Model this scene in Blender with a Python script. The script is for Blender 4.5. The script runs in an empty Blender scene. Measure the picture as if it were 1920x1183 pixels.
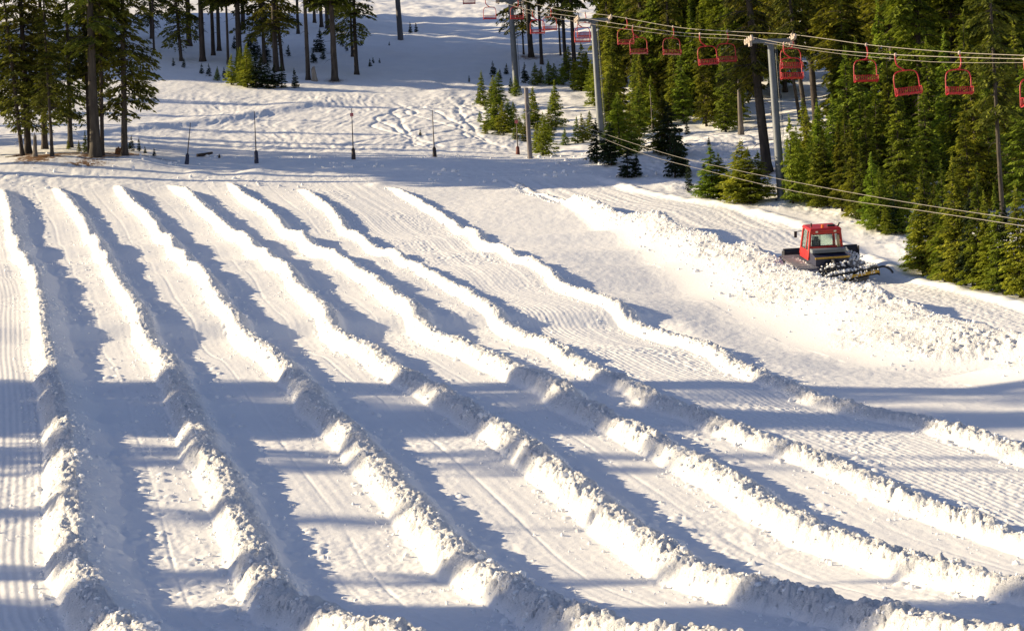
import bpy, bmesh, math, random
import numpy as np
from mathutils import Matrix, Vector

# ------------------------------------------------------------------ camera, light, exposure
S = bpy.context.scene
F, CX, CY = 4500.0, 960.0, 591.5            # focal length and centre in pixels of the 1920 wide photo
PITCH, ROLL = math.radians(4.0), math.radians(1.5)
SUN_EL, SUN_AZ = math.radians(19.5), math.radians(-11.0)   # light travels towards +X, azimuth turns it towards +Y
EXPOSURE = 0.97

cam_d = bpy.data.cameras.new('camera')
cam = bpy.data.objects.new('camera', cam_d)
S.collection.objects.link(cam)
cam_d.sensor_width = 36.0
cam_d.lens = 36.0 * F / 1920.0
cam_d.clip_end = 6000.0
cam.matrix_world = Matrix.Rotation(math.radians(90) + PITCH, 4, 'X') @ Matrix.Rotation(-ROLL, 4, 'Z')
S.camera = cam

W = bpy.data.worlds.new('World')
S.world = W
W.use_nodes = True
nt = W.node_tree
bg = nt.nodes['Background']
sky = nt.nodes.new('ShaderNodeTexSky')
sky.sky_type = 'NISHITA'
sky.sun_disc = False
sky.sun_elevation = SUN_EL
sky.sun_rotation = math.radians(281.0)
sky.altitude = 1600.0
sky.air_density = 1.0
sky.dust_density = 0.6
sky.ozone_density = 1.6
tint = nt.nodes.new('ShaderNodeMix'); tint.data_type = 'RGBA'; tint.blend_type = 'MULTIPLY'
tint.inputs['Factor'].default_value = 1.0; tint.inputs['B'].default_value = (1.22, 1.0, 0.98, 1)
nt.links.new(sky.outputs[0], tint.inputs['A'])
nt.links.new(tint.outputs['Result'], bg.inputs[0])
bg.inputs[1].default_value = 0.075

sl = bpy.data.lights.new('sun', 'SUN')
sl.energy = 5.0
sl.angle = math.radians(0.5)
sl.color = (1.0, 0.805, 0.51)
sun = bpy.data.objects.new('sun', sl)
S.collection.objects.link(sun)
ldir = Vector((math.cos(SUN_AZ) * math.cos(SUN_EL), math.sin(SUN_AZ) * math.cos(SUN_EL), -math.sin(SUN_EL)))
sun.rotation_euler = ldir.to_track_quat('-Z', 'Y').to_euler()
S.view_settings.view_transform = 'Standard'
S.view_settings.look = 'None'
S.view_settings.gamma = 1.0
S.view_settings.use_curve_mapping = False
S.view_settings.exposure = EXPOSURE
try:
    S.cycles.max_bounces = 5
    S.cycles.diffuse_bounces = 3
    S.cycles.glossy_bounces = 2
except Exception:
    pass

# ------------------------------------------------------------------ helpers
rnd = random.Random(7)
COL = S.collection

def link(o, parent=None):
    COL.objects.link(o)
    if parent: o.parent = parent
    return o

def tag(o, label=None, cat=None, group=None, kind=None):
    if label: o['label'] = label
    if cat: o['category'] = cat
    if group: o['group'] = group
    if kind: o['kind'] = kind
    return o

def empty(name, loc, rot=(0, 0, 0), scale=(1, 1, 1)):
    o = bpy.data.objects.new(name, None)
    o.empty_display_size = 0.3
    o.location = loc; o.rotation_euler = rot; o.scale = scale
    return link(o)

def copy_tree(o, parent=None):
    c = o.copy(); COL.objects.link(c)
    if parent: c.parent = parent
    for ch in o.children: copy_tree(ch, c)
    return c

def mesh_np(name, V, Fq, mats=(), smooth=False, mat_idx=None):
    """V (n,3), Fq (m,k) constant face size"""
    V = np.asarray(V, np.float32); Fq = np.asarray(Fq, np.int32)
    me = bpy.data.meshes.new(name)
    m, k = Fq.shape
    me.vertices.add(len(V)); me.vertices.foreach_set('co', V.ravel())
    me.loops.add(m * k); me.loops.foreach_set('vertex_index', Fq.ravel())
    me.polygons.add(m)
    me.polygons.foreach_set('loop_start', np.arange(0, m * k, k, dtype=np.int32))
    me.polygons.foreach_set('use_smooth', np.full(m, smooth, dtype=bool))
    for mt in mats: me.materials.append(mt)
    if mat_idx is not None: me.polygons.foreach_set('material_index', np.asarray(mat_idx, np.int32))
    me.update(calc_edges=True)
    return me

class MB:
    """collects boxes, bars and tubes into one mesh"""
    def __init__(s): s.v = []; s.f = []
    def add(s, vs, fs):
        n = len(s.v); s.v += [tuple(v) for v in vs]; s.f += [tuple(i + n for i in f) for f in fs]
    def box(s, c, d, rot=None, taper=(1, 1)):
        x, y, z = [q / 2 for q in d]
        vs = [Vector((sx * x * (taper[0] if sz > 0 else 1), sy * y * (taper[1] if sz > 0 else 1), sz * z)) for sz in (-1, 1) for sy in (-1, 1) for sx in (-1, 1)]
        if rot is not None: vs = [rot @ v for v in vs]
        vs = [v + Vector(c) for v in vs]
        s.add(vs, [(0, 2, 3, 1), (4, 5, 7, 6), (0, 1, 5, 4), (2, 6, 7, 3), (0, 4, 6, 2), (1, 3, 7, 5)])
    def tube(s, pts, r, n=8, cap=True):
        pts = [Vector(p) for p in pts]
        rs = r if isinstance(r, (list, tuple)) else [r] * len(pts)
        base = len(s.v)
        ref = Vector((0, 0, 1))
        for i, p in enumerate(pts):
            d = (pts[min(i + 1, len(pts) - 1)] - pts[max(i - 1, 0)]).normalized()
            rf = ref if abs(d.dot(ref)) < 0.95 else Vector((0, 1, 0))
            a = d.cross(rf).normalized(); b = d.cross(a).normalized()
            if i and a.dot(pa) < 0: a, b = -a, -b
            pa = a
            for k in range(n):
                t = 2 * math.pi * k / n
                s.v.append(tuple(p + (a * math.cos(t) + b * math.sin(t)) * rs[i]))
        for i in range(len(pts) - 1):
            for k in range(n):
                s.f.append((base + i * n + k, base + i * n + (k + 1) % n, base + (i + 1) * n + (k + 1) % n, base + (i + 1) * n + k))
        if cap:
            s.f.append(tuple(base + k for k in range(n)))
            s.f.append(tuple(base + (len(pts) - 1) * n + k for k in reversed(range(n))))
    def prism(s, prof, x0, x1):
        """profile in (y,z) extruded along x"""
        n = len(prof)
        s.add([(x0, y, z) for y, z in prof] + [(x1, y, z) for y, z in prof],
              [tuple(range(n)), tuple(range(2 * n - 1, n - 1, -1))] + [(i, i + n, (i + 1) % n + n, (i + 1) % n) for i in range(n)])
    def build(s, name, mat, parent=None, bevel=0, smooth=False):
        me = bpy.data.meshes.new(name)
        me.from_pydata(s.v, [], s.f)
        bm = bmesh.new(); bm.from_mesh(me)
        bmesh.ops.recalc_face_normals(bm, faces=bm.faces)
        bm.to_mesh(me); bm.free()
        me.materials.append(mat)
        if smooth: me.polygons.foreach_set('use_smooth', [True] * len(me.polygons))
        o = link(bpy.data.objects.new(name, me), parent)
        if bevel:
            b = o.modifiers.new('bevel', 'BEVEL'); b.width = bevel; b.segments = 2; b.limit_method = 'ANGLE'
        return o

def N(nt, typ, **kw):
    n = nt.nodes.new(typ)
    for k, v in kw.items():
        if k.startswith('i_'): n.inputs[int(k[2:]) if k[2:].isdigit() else k[2:]].default_value = v
        else: setattr(n, k, v)
    return n

def mat(name, col, rough=0.6, metal=0.0, col2=None, nscale=3.0, bump=0.0, bscale=20.0, coord='Object', stretch=(1, 1, 1), randv=0.0, spec=0.5, trans=0.0):
    m = bpy.data.materials.new(name); m.use_nodes = True
    t = m.node_tree; b = t.nodes['Principled BSDF']
    b.inputs['Base Color'].default_value = (*col, 1)
    b.inputs['Roughness'].default_value = rough
    b.inputs['Metallic'].default_value = metal
    b.inputs['Specular IOR Level'].default_value = spec
    tc = N(t, 'ShaderNodeTexCoord'); mp = N(t, 'ShaderNodeMapping'); mp.inputs['Scale'].default_value = stretch
    t.links.new(tc.outputs[coord], mp.inputs[0])
    last = None
    if col2:
        nz = N(t, 'ShaderNodeTexNoise'); nz.inputs['Scale'].default_value = nscale; nz.inputs['Detail'].default_value = 5
        t.links.new(mp.outputs[0], nz.inputs['Vector'])
        rp = N(t, 'ShaderNodeValToRGB'); rp.color_ramp.elements[0].position = 0.35; rp.color_ramp.elements[1].position = 0.68
        rp.color_ramp.elements[0].color = (*col, 1); rp.color_ramp.elements[1].color = (*col2, 1)
        t.links.new(nz.outputs[0], rp.inputs[0]); last = rp.outputs[0]
    if randv:
        oi = N(t, 'ShaderNodeObjectInfo'); hs = N(t, 'ShaderNodeHueSaturation')
        mr = N(t, 'ShaderNodeMapRange'); mr.inputs['To Min'].default_value = 1 - randv; mr.inputs['To Max'].default_value = 1 + randv
        t.links.new(oi.outputs['Random'], mr.inputs[0]); t.links.new(mr.outputs[0], hs.inputs['Value'])
        mh = N(t, 'ShaderNodeMapRange'); mh.inputs['To Min'].default_value = 0.475; mh.inputs['To Max'].default_value = 0.52
        mm = N(t, 'ShaderNodeMath', operation='FRACT'); ml = N(t, 'ShaderNodeMath', operation='MULTIPLY'); ml.inputs[1].default_value = 7.31
        t.links.new(oi.outputs['Random'], ml.inputs[0]); t.links.new(ml.outputs[0], mm.inputs[0]); t.links.new(mm.outputs[0], mh.inputs[0])
        t.links.new(mh.outputs[0], hs.inputs['Hue'])
        if last: t.links.new(last, hs.inputs['Color'])
        else: hs.inputs['Color'].default_value = (*col, 1)
        last = hs.outputs[0]
    if last: t.links.new(last, b.inputs['Base Color'])
    if bump:
        nb = N(t, 'ShaderNodeTexNoise'); nb.inputs['Scale'].default_value = bscale; nb.inputs['Detail'].default_value = 4
        t.links.new(mp.outputs[0], nb.inputs['Vector'])
        bp = N(t, 'ShaderNodeBump'); bp.inputs['Strength'].default_value = 1.0; bp.inputs['Distance'].default_value = bump
        t.links.new(nb.outputs[0], bp.inputs['Height']); t.links.new(bp.outputs[0], b.inputs['Normal'])
    if trans:
        tr = N(t, 'ShaderNodeBsdfTranslucent'); ad = N(t, 'ShaderNodeMixShader'); ad.inputs[0].default_value = trans
        if last: t.links.new(last, tr.inputs[0])
        else: tr.inputs[0].default_value = (*col, 1)
        t.links.new(b.outputs[0], ad.inputs[1]); t.links.new(tr.outputs[0], ad.inputs[2])
        t.links.new(ad.outputs[0], t.nodes['Material Output'].inputs[0])
    return m

def snow_material():
    m = bpy.data.materials.new('snow'); m.use_nodes = True
    t = m.node_tree; b = t.nodes['Principled BSDF']
    b.inputs['Roughness'].default_value = 0.62
    b.inputs['Specular IOR Level'].default_value = 0.25
    tc = N(t, 'ShaderNodeTexCoord')
    n1 = N(t, 'ShaderNodeTexNoise'); n1.inputs['Scale'].default_value = 0.35; n1.inputs['Detail'].default_value = 6
    t.links.new(tc.outputs['Object'], n1.inputs['Vector'])
    rp = N(t, 'ShaderNodeValToRGB'); rp.color_ramp.elements[0].position = 0.3; rp.color_ramp.elements[1].position = 0.7
    rp.color_ramp.elements[0].color = (0.80, 0.81, 0.83, 1); rp.color_ramp.elements[1].color = (0.87, 0.87, 0.87, 1)
    t.links.new(n1.outputs[0], rp.inputs[0])
    at = N(t, 'ShaderNodeAttribute'); at.attribute_name = 'litter'
    mx = N(t, 'ShaderNodeMix', data_type='RGBA'); mx.inputs['B'].default_value = (0.16, 0.085, 0.04, 1)
    n3 = N(t, 'ShaderNodeTexNoise'); n3.inputs['Scale'].default_value = 2.2; n3.inputs['Detail'].default_value = 8; n3.inputs['Roughness'].default_value = 0.75
    t.links.new(tc.outputs['Object'], n3.inputs['Vector'])
    mr = N(t, 'ShaderNodeMapRange'); mr.inputs['From Min'].default_value = 0.5; mr.inputs['From Max'].default_value = 0.62
    ad = N(t, 'ShaderNodeMath', operation='MULTIPLY_ADD'); ad.inputs[1].default_value = 0.22
    t.links.new(at.outputs['Fac'], ad.inputs[0]); t.links.new(n3.outputs[0], ad.inputs[2])
    t.links.new(ad.outputs[0], mr.inputs[0])
    ml = N(t, 'ShaderNodeMath', operation='MULTIPLY'); t.links.new(mr.outputs[0], ml.inputs[0])
    st = N(t, 'ShaderNodeMapRange'); st.inputs['From Max'].default_value = 0.35
    t.links.new(at.outputs['Fac'], st.inputs[0]); t.links.new(st.outputs[0], ml.inputs[1])
    t.links.new(ml.outputs[0], mx.inputs['Factor']); t.links.new(rp.outputs[0], mx.inputs['A'])
    t.links.new(mx.outputs['Result'], b.inputs['Base Color'])
    nb = N(t, 'ShaderNodeTexNoise'); nb.inputs['Scale'].default_value = 9.0; nb.inputs['Detail'].default_value = 6; nb.inputs['Roughness'].default_value = 0.7
    t.links.new(tc.outputs['Object'], nb.inputs['Vector'])
    bp = N(t, 'ShaderNodeBump'); bp.inputs['Strength'].default_value = 1.0; bp.inputs['Distance'].default_value = 0.12
    cr = N(t, 'ShaderNodeAttribute'); cr.attribute_name = 'crust'
    mh = N(t, 'ShaderNodeMath', operation='MULTIPLY'); t.links.new(nb.outputs[0], mh.inputs[0]); t.links.new(cr.outputs['Fac'], mh.inputs[1])
    t.links.new(mh.outputs[0], bp.inputs['Height']); t.links.new(bp.outputs[0], b.inputs['Normal'])
    return m
M_SNOW = snow_material()

# ------------------------------------------------------------------ noise
_r = np.random.RandomState(11)
_perm = _r.permutation(256).astype(np.int64); _perm = np.concatenate([_perm, _perm])
_ang = _r.rand(256) * 2 * np.pi; _gx, _gy = np.cos(_ang), np.sin(_ang)
def _h(ix, iy, s): return _perm[_perm[(ix + s * 37) & 255] + (iy & 255)]
def pn(x, y, s=0):
    xi = np.floor(x).astype(np.int64); yi = np.floor(y).astype(np.int64)
    fx, fy = x - xi, y - yi
    u = fx * fx * fx * (fx * (fx * 6 - 15) + 10); v = fy * fy * fy * (fy * (fy * 6 - 15) + 10)
    def g(a, b):
        h = _h(xi + a, yi + b, s); return _gx[h] * (fx - a) + _gy[h] * (fy - b)
    return ((g(0, 0) * (1 - u) + g(1, 0) * u) * (1 - v) + (g(0, 1) * (1 - u) + g(1, 1) * u) * v) * 1.5
def fbm(x, y, s=0, o=4, g=0.5):
    r = 0; a = 1
    for i in range(o):
        r = r + a * pn(x * 2 ** i + 13.7 * i, y * 2 ** i - 7.1 * i, s + i); a *= g
    return r
def lumps(x, y, s=0):
    """rounded lumps 0..1 from the nearest of jittered cell points"""
    xi = np.floor(x).astype(np.int64); yi = np.floor(y).astype(np.int64)
    best = np.zeros_like(x)
    for a in (-1, 0, 1):
        for b in (-1, 0, 1):
            h = _h(xi + a, yi + b, s); h2 = _perm[h + 7]; h3 = _perm[h + 19]
            dx = xi + a + 0.5 + (h / 255 - .5) * .9 - x; dy = yi + b + 0.5 + (h2 / 255 - .5) * .9 - y
            rr = 0.35 + 0.4 * h3 / 255
            best = np.maximum(best, (0.35 + .65 * h3 / 255) * np.sqrt(np.maximum(0, 1 - (dx * dx + dy * dy) / rr ** 2)))
    return best
def sm(a, b, x):
    t = np.clip((x - a) / (b - a), 0, 1); return t * t * (3 - 2 * t)

# ------------------------------------------------------------------ photo rays -> directions (X/Y, Z/Y per metre of depth)
def ray(x, y):
    u = (np.asarray(x, float) - CX) / F; v = (CY - np.asarray(y, float)) / F
    u2 = u * math.cos(ROLL) + v * math.sin(ROLL); v2 = -u * math.sin(ROLL) + v * math.cos(ROLL)
    Y = math.cos(PITCH) - v2 * math.sin(PITCH); Z = math.sin(PITCH) + v2 * math.cos(PITCH)
    return u2 / Y, Z / Y

CREST = {
1: [(5,337),(15,381),(34,456),(54,496),(72,530),(76,571),(81,618),(94,674),(108,743),(121,822),(128,905),(131,994),(163,1098),(207,1132),(251,1181)],
2: [(105,337),(135,378),(162,415),(189,466),(216,510),(233,540),(260,584),(290,632),(318,689),(352,763),(379,832),(419,896),(443,945),(463,1004),(488,1058),(522,1107),(567,1120),(640,1142),(739,1172)],
3: [(220,332),(250,378),(291,415),(325,449),(355,490),(395,527),(416,561),(450,594),(483,632),(547,689),(581,728),(635,777),(679,822),(729,881),(788,945),(837,1004),(886,1043),(925,1070),(985,1095),(1040,1118),(1133,1138),(1280,1160)],
4: [(319,331),(358,358),(389,392),(439,432),(500,469),(548,510),(585,550),(615,584),(655,622),(714,664),(803,708),(872,748),(945,792),(1024,851),(1083,896),(1157,955),(1231,1009),(1280,1040),(1379,1068),(1477,1088),(1576,1106),(1723,1130)],
5: [(436,336),(473,371),(527,415),(567,434),(634,472),(672,503),(705,520),(736,547),(783,584),(830,615),(858,636),(955,674),(1049,718),(1182,787),(1261,827),(1354,872),(1428,920),(1526,974),(1625,1009),(1723,1038),(1822,1058),(1920,1076)],
6: [(574,349),(628,392),(675,429),(736,459),(797,493),(847,517),(891,550),(949,584),(999,618),(1070,658),(1182,703),(1280,743),(1329,763),(1418,797),(1526,832),(1585,855),(1649,889),(1723,920),(1822,955),(1920,989)],
7: [(759,354),(803,378),(851,408),(898,432),(959,466),(1033,500),(1118,544),(1200,584),(1280,615),(1379,664),(1477,699),(1576,727),(1723,760),(1846,797),(1920,822)]}
K, BASE, SP = .224, 2.0, 4.05
_D, _Hh = [], []
for i in (2, 3, 4, 5, 6, 7):
    A = BASE + SP * (i - 1) + (2.25 if i == 7 else 0)
    for p in CREST[i]:
        t, z = ray(*p); D = A / (t + K); _D.append(D); _Hh.append(D * z)
_D = np.array(_D); _Hh = np.array(_Hh)
BH = 0.62
def _prof(d):
    w = np.exp(-((_D - d) / 3.5) ** 2)
    A = np.array([[w.sum(), (w * (_D - d)).sum()], [(w * (_D - d)).sum(), (w * (_D - d) ** 2).sum() + 1e-3]])
    b = np.array([(w * _Hh).sum(), (w * _Hh * (_D - d)).sum()])
    return np.linalg.solve(A, b)[0] - BH
_pd = list(np.arange(44, 166, 3.0)); _ph = [_prof(d) for d in _pd]
_pd = [-200, 0, 20, 34, 39] + _pd + [175, 187, 205, 225, 240, 262, 285, 325, 380, 600, 900, 1500, 2500]
_ph = [-2.75, -2.65, -2.6, -2.58, -2.5] + _ph + [23.4, 25.7, 29.9, 35.3, 39.5, 45.2, 51, 61.8, 76.5, 135, 200, 250, 270]
_pd = np.array(_pd, float); _ph = np.array(_ph, float)
def cubic(xs, ys, x):          # monotone-ish Hermite
    m = np.zeros_like(ys); d = np.diff(ys) / np.diff(xs); m[1:-1] = (d[1:] + d[:-1]) / 2; m[0] = d[0]; m[-1] = d[-1]
    i = np.clip(np.searchsorted(xs, x) - 1, 0, len(xs) - 2); h = xs[i + 1] - xs[i]; t = (x - xs[i]) / h
    t = np.clip(t, 0, 1)
    return (2*t**3-3*t**2+1)*ys[i] + (t**3-2*t**2+t)*h*m[i] + (-2*t**3+3*t**2)*ys[i+1] + (t**3-t**2)*h*m[i+1]
def hb(d): return cubic(_pd, _ph, np.asarray(d, float))

# control points on the ground away from the lanes: photo x, y and depth (tied together by the road, lift and slope beyond)
def depth_for(x, y, r):
    t, z = ray(x, y); dd = np.arange(40, 400, .25); g = hb(dd) + r - z * dd
    return float(dd[np.nonzero(g > 0)[0][0]])
CTRL = [(x, y, depth_for(x, y, r)) for x, y, r in [(1560,514,-.1),(1459,496,.0),(1550,525,.0),(1669,560,.1),(1787,600,.15),(1920,630,.2),(1280,440,.1),(1130,385,.1),
 (1280,374,.1),(1400,393,.1),(1500,419,.0),(1686,518,-.1),(1800,545,.0),(1920,572,.1),
 (1280,540,-.35),(1381,590,-.5),(1469,638,-.55),(1600,682,-.5),(1740,712,-.35),(1900,694,-.25),(1200,490,-.25),(1110,430,-.1),(1180,335,.1),(1060,330,.05)]]
CTRL += [(1465,377,146),(1128,275,196),(993,297,183),(968,165,247),(1440,322,164),(1390,252,190),(1350,365,154),
 (1211,212,218),(990,112,275),(1060,135,262),(1530,235,195),(1885,432,128),(1750,400,140),(1900,340,150),(1850,210,195),(1700,120,245),(1600,50,290),(1900,50,290),
 (300,320,173),(240,302,177),(60,302,177),(180,306,176),(130,276,186),(480,308,177),(662,299,180),(815,295,182),(350,310,176.5),
 (20,250,203),(400,250,205),(700,250,205),(880,250,205),(400,185,232),(700,180,235),(850,180,235),(640,155,246),(380,118,262),(520,137,254),
 (450,60,305),(600,50,312),(750,74,297),(850,60,308),(850,100,282),(300,80,285),(30,120,270),(850,10,365),(1100,20,350),(500,0,375)]
pts, res = [], []
def addr(X, D, r): pts.append((X, D)); res.append(r)
for x, y, D in CTRL:
    t, z = ray(x, y); addr(t * D, D, D * z - float(hb(D)))
for i in (1, 2, 4, 6, 7):      # no change on the lanes
    A = BASE + SP * (i - 1) + (2.25 if i == 7 else 0)
    for D in (36, 45, 55, 70, 85, 100, 115, 130, 145, 160, 168):
        addr(A - K * D, D, 0.0)
for D in (40, 60, 80, 100, 120, 140, 160): addr(-K * D - 25, D, 0.6); addr(-K * D - 60, D, 1.5)
for D, X in ((60, 40), (80, 45), (100, 55), (130, 60), (160, 75), (200, 90), (260, 110)): addr(X, D, 0.4)
for D, X in ((200, -90), (260, -110), (320, -120), (400, 0), (450, -120), (450, 120), (10, 0), (0, -60), (0, 60)): addr(X, D, 0.0)
pts = np.array(pts); res = np.array(res)
def _tps(r2): return 0.5 * r2 * np.log(r2 + 1e-9)
SC = np.array([1.0, 0.6])
_q = pts * SC
_K = _tps(((_q[:, None] - _q[None]) ** 2).sum(-1)) + np.eye(len(_q)) * 6.0
_P = np.c_[np.ones(len(_q)), _q]
_c = np.linalg.solve(np.block([[_K, _P], [_P.T, np.zeros((3, 3))]]), np.r_[res, 0, 0, 0])
def resid(X, D):
    X = np.asarray(X, float); D = np.asarray(D, float)
    q = np.stack([X.ravel(), D.ravel()], 1) * SC; out = np.zeros(len(q))
    for s in range(0, len(q), 20000):
        qq = q[s:s + 20000]
        out[s:s + 20000] = _tps(((qq[:, None] - _q[None]) ** 2).sum(-1)) @ _c[:-3] + _c[-3] + qq @ _c[-2:]
    return np.clip(out, -12, 12).reshape(X.shape)
def base_h(X, D):
    fade = 1 - sm(150, 260, np.abs(X))
    return hb(D) + resid(X, D) * fade * (1 - sm(450, 600, D)) * sm(-60, 20, D)

def at_base(x, y, lift=0.0):
    """photo pixel -> point on the smooth ground (raised by lift)"""
    t, z = ray(x, y)
    D = np.r_[np.arange(30, 120, 1.0), np.arange(120, 480, 2.0)]
    g = base_h(t * D, D) + lift - z * D
    k = np.nonzero(g > 0)[0]
    k = k[0] if len(k) else len(D) - 1
    k = max(k, 1)
    f = g[k - 1] / (g[k - 1] - g[k] + 1e-9)
    d = D[k - 1] + f * (D[k] - D[k - 1])
    return float(t * d), float(d)

def line_w(pxs, lift=0.0, ext=None):
    """polyline of the photo laid on the ground as X(D)"""
    p = np.array([at_base(x, y, lift) for x, y in pxs]); p = p[np.argsort(p[:, 1])]
    keep = [0]
    for i in range(1, len(p)):
        if p[i, 1] > p[keep[-1], 1] + 0.8: keep.append(i)
    return p[keep]
CW = {i: line_w(CREST[i], 0.55) for i in CREST}
ROAD_L = line_w([(1040,360),(1120,378),(1280,430),(1370,462),(1459,492),(1550,524),(1669,558),(1787,598),(1920,632)], .75)
ROAD_R = line_w([(1200,360),(1280,374),(1400,393),(1500,419),(1600,470),(1686,518),(1800,545),(1920,572)])
EMB_B = line_w([(1030,372),(1110,425),(1200,478),(1310,560),(1400,610),(1500,655),(1620,692),(1760,712),(1920,690)])
def xa(L, D):
    s0 = (L[1, 0] - L[0, 0]) / (L[1, 1] - L[0, 1]) if L[1, 1] > L[0, 1] else -K
    s0 = np.clip(s0, -.6, -.12)
    return np.where(D < L[0, 1], L[0, 0] + (D - L[0, 1]) * s0, np.where(D > L[-1, 1], L[-1, 0] - K * (D - L[-1, 1]), np.interp(D, L[:, 1], L[:, 0])))

# ------------------------------------------------------------------ the snow ground, one sheet
T = np.r_[-4, -3, -2.2, -1.6, -1.2, -.9, -.7, -.56, -.46, -.39, -.34, -.31, np.arange(-.285, -.245, .004), np.linspace(-.245, .245, 1040), np.arange(.249, .29, .004), .31, .34, .39, .46, .56, .7, .9, 1.2, 1.6, 2.2, 3, 4]
DR = np.r_[-400, -200, -100, -50, -20, 0, 10, 18, 24, 28, np.arange(31, 60, .085), np.arange(60, 110, .1), np.arange(110, 172, .14), np.arange(172, 262, .3), np.arange(262, 420, .8), np.arange(425, 600, 12), np.arange(620, 900, 40), 1000, 1300, 1700, 2300]
wD = np.maximum(DR, 25)
# coarse smooth part, upsampled by cubic interpolation
Tc = np.linspace(T[0], T[-1], 7); Tc = np.r_[-4, -2, -1, -.6, -.4, np.linspace(-.3, .3, 61), .4, .6, 1, 2, 4]
Dc = np.r_[-400, -100, -20, 10, 28, np.arange(34, 180, 1.5), np.arange(180, 430, 4), 450, 500, 600, 900, 2300]
Rc = resid(Tc[None] * np.maximum(Dc, 25)[:, None], np.repeat(Dc[:, None], len(Tc), 1))
def up(M, xs, x):
    m = np.zeros_like(M); d = np.diff(M, axis=0) / np.diff(xs)[:, None]; m[1:-1] = (d[1:] + d[:-1]) / 2; m[0] = d[0]; m[-1] = d[-1]
    i = np.clip(np.searchsorted(xs, x) - 1, 0, len(xs) - 2); h = (xs[i + 1] - xs[i])[:, None]; t = ((x - xs[i])[:, None] / h)
    return (2*t**3-3*t**2+1)*M[i] + (t**3-2*t**2+t)*h*m[i] + (-2*t**3+3*t**2)*M[i+1] + (t**3-t**2)*h*m[i+1]
R1 = up(up(Rc, Dc, DR).T.copy(), Tc, T).T
X = T[None] * wD[:, None]; D = np.repeat(DR[:, None], len(T), 1)
Z = hb(DR)[:, None] + R1 * (1 - sm(150, 260, np.abs(X))) * (1 - sm(450, 600, D)) * sm(-60, 20, D)

a = X + K * D                                   # coordinate across the lanes
lane_zone = 1 - sm(167, 172, D)
# cross rollers on the tubing lanes: the lane floor dips below a lip, the berms run on
xl = np.clip((X - xa(CW[1], D)) / 4.0, -1, 9)
in_lanes = sm(-1.2, -.6, xl) * (1 - sm(6.0, 6.6, xl))
def dip(c, w1, w2, d): return np.where(D > c, sm(c + w1, c, D), sm(c - w2, c, D)) * d
lane_dip = dip(97.3, 1.6, 10, .40) - .12 * np.exp(-((D - 100) / 1.8) ** 2) + dip(74.5, 2.5, 8, .12) + dip(131, 5, 9, .18)
Z -= lane_dip * in_lanes
Z += .12 * pn(a * .12 + 3, D * .06, 3) * lane_zone
chunk = np.zeros_like(Z); chunk2 = np.zeros_like(Z)
prev = None
for i in range(1, 8):
    xc = xa(CW[i], D) + .09 * pn(D * .3, D * 0 + i * 3.3, 5) + .05 * pn(D * 1.5, D * 0 + i, 6)
    o = X - xc
    hgt = {1: .50, 2: .45, 3: .45, 4: .44, 5: .43, 6: .31, 7: .30}[i] * (1 + .22 * pn(D * .09, D * 0 + i * 7.7, 9) + .10 * pn(D * .6, D * 0 + i * 1.7, 10) + .08 * pn(D * 1.9, D * 0 + i * 2.7, 11))
    hgt = hgt * (1 + .28 * sm(72, 112, D)) + (lane_dip * .25 if i < 7 else 0)
    wl, wr = (.42, 1.0) if i < 6 else (.40, .75)
    if i == 1: wl, wr = .5, 1.6
    wl, wr = wl * (1 + .25 * pn(D * .4, D * 0 + i * 5.1, 21)), wr * (1 + .2 * pn(D * .33, D * 0 + i * 4.1, 22))
    far = sm(72, 118, D)
    wl = wl * (1 - .44 * far); wr = wr * (1 - .12 * far)
    s_ = np.where(o < -.1, -(o + .1) / wl, np.clip(o - (.22 + .12 * pn(D * .8, D * 0 + i * 2.2, 77)) * (1 - .75 * far), 0, 9) / wr)
    shp = np.clip(1 - s_, 0, 1)
    shp = np.where(o < -.1, (1 - np.clip(s_, 0, 1) ** 1.35), .55 * shp ** 1.5 + .45 * (1 - np.clip(s_ / .7, 0, 1) ** 1.5))
    ends = sm(169 - (i > 5) * 4, 163 - (i > 5) * 4, D)
    if i == 7: ends = sm(165, 158, D)
    Z += hgt * shp * ends
    c = np.clip(1.25 - np.where(o < 0, -o / (wl * 1.15), o / (wr * .62)), 0, 1) * ends
    if i == 1: c = np.where(o > .25, c * .35, c)
    chunk = np.maximum(chunk, sm(0, .7, c) * (1 - .3 * far))
    chunk2 = np.maximum(chunk2, ends * (s_ < 1.6) * (s_ > .3))
# bank of ploughed snow under the road, and the road's own rims
xL, xR, xB = xa(ROAD_L, D), xa(ROAD_R, D), xa(EMB_B, D)
rz = sm(168, 162, D) * sm(60, 80, D)
sB = (X - xB) / np.maximum(xL - xB, .5)
bank = sm(.25, .8, sB + .40 * pn(X * .3, D * .15, 64) + .12 * sm(115, 140, D)) * (1 - sm(1.0, 1.12, sB)) * rz
Z += rz * (.85 * sm(-.25, 1.0, sB) ** 1.3 * (1 - sm(xL - .1, xL + 1.3, X)) + .12 * pn(D * .3, D * 0 + 5, 63) * np.exp(-((X - xL) / .8) ** 2))
Z -= .10 * sm(xL, xL + .8, X) * (1 - sm(xR - .8, xR, X)) * rz
Z += (.14 + .12 * pn(D * .25, D * 0 + 9, 81) + .10 * pn(D * 1.1, D * 0 + 4, 82)) * np.exp(-((X - xR) / .5) ** 2) * rz
on_road = sm(xL + .2, xL + .6, X) * (1 - sm(xR - .6, xR - .2, X)) * rz
wide = (X > xa(CW[6], D) + .7) & (X < xa(CW[7], D) - .7) & (D < 170)
wide = wide * 1.0
l0 = (X < xa(CW[1], D) - .7) & (D < 140) & (X > xa(CW[1], D) - 9)
l0 = l0 * 1.0
# the bowl's own long furrow
fur = line_w([(1425,618),(1432,650),(1455,690),(1480,706)])
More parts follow.
